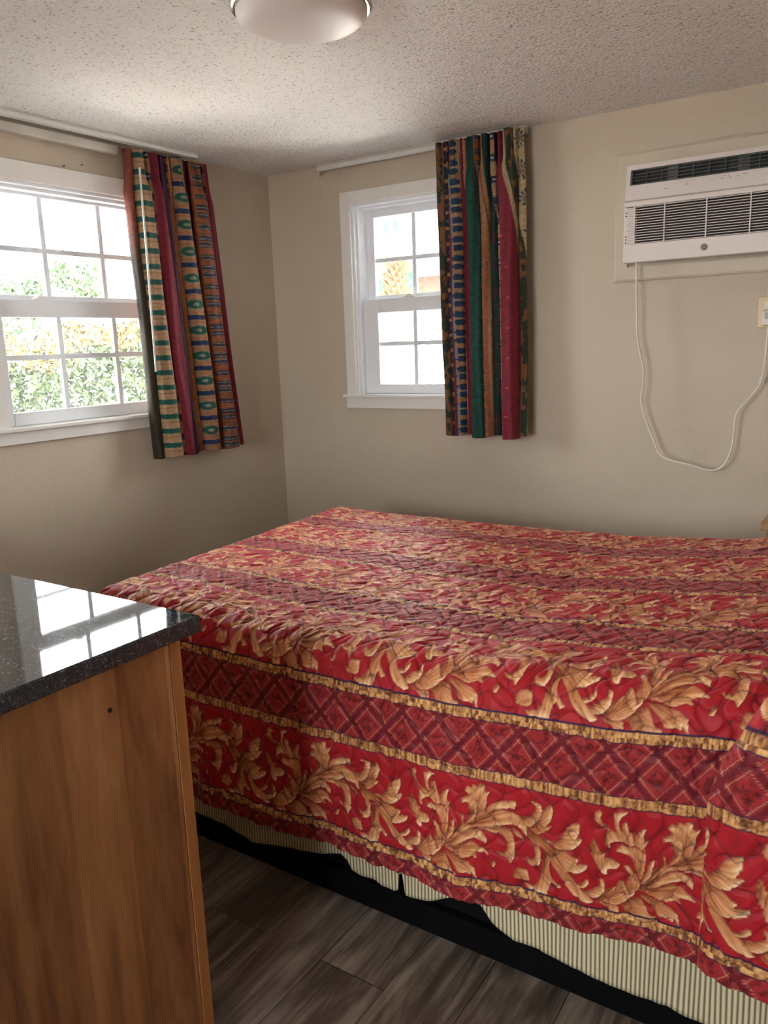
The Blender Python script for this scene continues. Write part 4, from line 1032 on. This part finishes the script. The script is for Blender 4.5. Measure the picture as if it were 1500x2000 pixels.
def leaves(bm, pts, size, rng, up=0.3):
    for p in pts:
        n = Vector((rng.gauss(0, 1), rng.gauss(0, 1), rng.gauss(0, 1) + up)).normalized()
        a = n.orthogonal().normalized(); a = Matrix.Rotation(rng.random() * 6.28, 3, n) @ a; b = n.cross(a)
        s = size * rng.uniform(0.6, 1.3); p = Vector(p)
        vs = [bm.verts.new(p + a * s), bm.verts.new(p + b * s * 0.42 + n * s * 0.1), bm.verts.new(p - a * s), bm.verts.new(p - b * s * 0.42 + n * s * 0.1)]
        bm.faces.new(vs)

rng = random.Random(3)
hg = thing('hedge', 'clipped hedge with orange-yellow tips seen through the wide window', 'hedge', (-5.4, 2.0, GZ))
pts = []
for i in range(17000):
    x = rng.uniform(-6.0, -4.8); y = rng.uniform(-0.4, 4.4)
    zt = 1.50 + 0.14 * math.sin(y * 2.3) + 0.10 * math.sin(y * 5.1 + x)
    edge_ = rng.random()
    z = GZ + 0.1 + (zt - GZ - 0.1) * (edge_ ** 0.7)
    pts.append((x, y, z))
bm = bmesh.new(); leaves(bm, pts, 0.050, rng); part('foliage', bm, E_['hedge'], hg)
pts = []
for i in range(5200):
    x = rng.uniform(-6.0, -4.8); y = rng.uniform(-0.4, 4.4)
    zt = 1.58 + 0.14 * math.sin(y * 2.3) + 0.10 * math.sin(y * 5.1 + x)
    pts.append((x, y, zt + rng.uniform(-0.10, 0.16)))
bm = bmesh.new(); leaves(bm, pts, 0.045, rng); tp = part('new_growth', bm, E_['tip'], hg); tp['label'] = 'orange-yellow young shoots on top'
for k in range(6):
    bm = bmesh.new(); tube(bm, [(-5.4, -0.1 + 0.85 * k, GZ), (-5.38, -0.05 + 0.85 * k, 0.9)], [0.04, 0.02], 7)
    part('stem', bm, E_['bark'], hg)

def tree(x, y, top_z, r, n, label, seed):
    g = random.Random(seed)
    t = thing('tree', label, 'tree', (x, y, GZ), 'trees beyond the hedge')
    bm = bmesh.new(); tube(bm, [(x, y, GZ), (x + 0.1, y, (GZ + top_z) / 2), (x + 0.05, y + 0.1, top_z - r * 0.4)], [0.16, 0.12, 0.05], 8)
    for k in range(6):
        a = k * 1.05; tube(bm, [(x + 0.08, y, top_z - r * 1.2 + 0.1 * k), (x + r * 0.7 * math.cos(a), y + r * 0.7 * math.sin(a), top_z - r * 0.5 + 0.06 * k)], [0.05, 0.015], 6)
    part('trunk', bm, E_['bark'], t)
    P = []
    cl_ = [(x + g.uniform(-r, r), y + g.uniform(-r, r), top_z - g.uniform(0, 1.3) * r) for _ in range(14)]
    for c in cl_:
        for _ in range(n // 14): P.append((c[0] + g.gauss(0, r * 0.2), c[1] + g.gauss(0, r * 0.2), c[2] + g.gauss(0, r * 0.16)))
    bm = bmesh.new(); leaves(bm, P, 0.07, g); part('foliage', bm, E_['leaf'], t)
tree(-12.0, 6.3, 3.0, 0.75, 2000, 'leafy tree beyond the hedge, left of the upper sash', 11)
tree(-12.5, 8.1, 3.35, 0.75, 2200, 'leafy tree beyond the hedge, right in the upper sash', 12)
tree(-10.5, 4.2, 2.6, 0.8, 2000, 'low leafy tree behind the hedge at the left edge', 13)
bm = bmesh.new(); tube(bm, spline([(-13, -3, 2.6), (-12, 2, 2.95), (-12, 6.0, 3.14), (-12, 7.5, 3.62), (-12.2, 14, 6.0)], 8), 0.022, 6)
o = done('overhead_wire', bm, E_['wire'], None); tag(o, 'thin overhead wire crossing the sky beyond the hedge', 'wire')

# cabbage palm outside the small window
px_, py_ = -2.98, 6.0
pm = thing('palm_tree', 'palm tree with a boot-covered trunk outside the small window', 'palm tree', (px_, py_, GZ))
bm = bmesh.new(); tube(bm, [(px_, py_, GZ), (px_ + 0.01, py_, 0.6), (px_, py_, 1.3), (px_ - 0.01, py_, 1.9)], [0.13, 0.11, 0.10, 0.12], 14)
part('trunk', bm, E_['palm'], pm, True)
bm = bmesh.new()
for k in range(90):
    z = 1.85 + 0.66 * k / 90; a = k * 2.4; r0 = 0.11 + 0.035 * math.sin((z - 1.85) / 0.66 * PI)
    bx0 = Vector((px_ + r0 * 0.7 * math.cos(a), py_ + r0 * 0.7 * math.sin(a), z)); tip_ = Vector((px_ + (r0 + 0.08) * math.cos(a), py_ + (r0 + 0.08) * math.sin(a), z + 0.13))
    tube(bm, [bx0, tip_], [0.026, 0.010], 5)
tube(bm, [(px_, py_, 1.85), (px_, py_, 2.2), (px_, py_, 2.62)], [0.12, 0.14, 0.05], 12)
part('leaf_boots', bm, E_['boot'], pm)
bm = bmesh.new(); g = random.Random(5)
def frond(ax, ay, az, L, spread, n=22):
    base = Vector((px_, py_, 2.5)); d = Vector((ax, ay, az)).normalized()
    hub = base + d * L
    tube(bm, [base, base + d * L * 0.5 + Vector((0, 0, 0.02)), hub], [0.010, 0.008, 0.006], 6)
    s_ = d.cross(Vector((0.3, 1, 0.1))).normalized()
    for k in range(n):
        a = (k / (n - 1) - 0.5) * spread
        v = (d * math.cos(a) + s_ * math.sin(a)).normalized(); w_ = v.cross(Vector((0, 1, 0))).normalized() * 0.022
        l = 0.27 * (1 - 0.35 * abs(a) / (spread / 2))
        p1 = hub + v * l * 0.6; p2 = hub + v * l + Vector((0, 0, -0.04))
        q = [bm.verts.new(hub), bm.verts.new(p1 + w_), bm.verts.new(p2), bm.verts.new(p1 - w_)]
        bm.faces.new(q)
for a_ in ((-0.42, 0.1, 1, 0.40, 0.9, 10), (0.10, -0.2, 1, 0.36, 0.7, 8), (-1, 0.3, 0.25, 0.3, 1.2, 9), (0.9, 0.6, 0.15, 0.3, 1.2, 9), (-1, 0.1, -0.7, 0.3, 1.6, 11), (-0.8, 0.5, -0.9, 0.35, 1.6, 11), (0.9, -0.4, -0.7, 0.3, 1.4, 10)): frond(*a_)
part('fronds', bm, E_['frond'], pm)

# the house across the drive
hs = thing('house', 'pale house with a brown upper band and blue doors across the driveway', 'house', (-6, 12, GZ))
boxes('lower_wall', E_['stucco'], hs, [(-11, 0, 11, 17, GZ, 2.30)])
boxes('upper_band', E_['brown'], hs, [(-11, 0, 10.95, 17, 2.30, 2.74)])
boxes('eave', E_['roof'], hs, [(-11.5, 0.5, 10.4, 17.5, 2.74, 2.86)])
bm = bmesh.new()
vs = [bm.verts.new(p) for p in ((-11.5, 10.4, 2.86), (0.5, 10.4, 2.86), (0.5, 17.5, 2.86), (-11.5, 17.5, 2.86), (-8, 14, 4.0), (-3, 14, 4.0))]
for f in ((0, 1, 5, 4), (1, 2, 5), (2, 3, 4, 5), (3, 0, 4), (0, 3, 2, 1)): bm.faces.new([vs[i] for i in f])
part('roof', bm, E_['roof'], hs)
for x0, x1, z0, z1 in ((-5.50, -5.10, 1.12, 1.45), (-5.42, -5.14, 0.78, 1.03), (-6.75, -6.2, 0.9, 1.4), (-8.4, -7.6, 0.6, 1.5)):
    boxes('window', E_['blue'], hs, [(x0, x1, 10.96, 10.998, z0, z1)], 0.005)
boxes('lower_siding', E_['brown'], hs, [(-7.6, -6.9, 10.97, 10.999, 0.9, 1.5)])

# fence to the left across the lawn closes the view
fn = thing('board_fence', 'pale board fence far behind the trees', 'fence', (-20, 6, GZ))
boxes('fence_boards', E_['stucco'], fn, [(-20.05, -20, -6 + 0.2 * k, -6 + 0.2 * k + 0.185, GZ, 1.6) for k in range(130)])
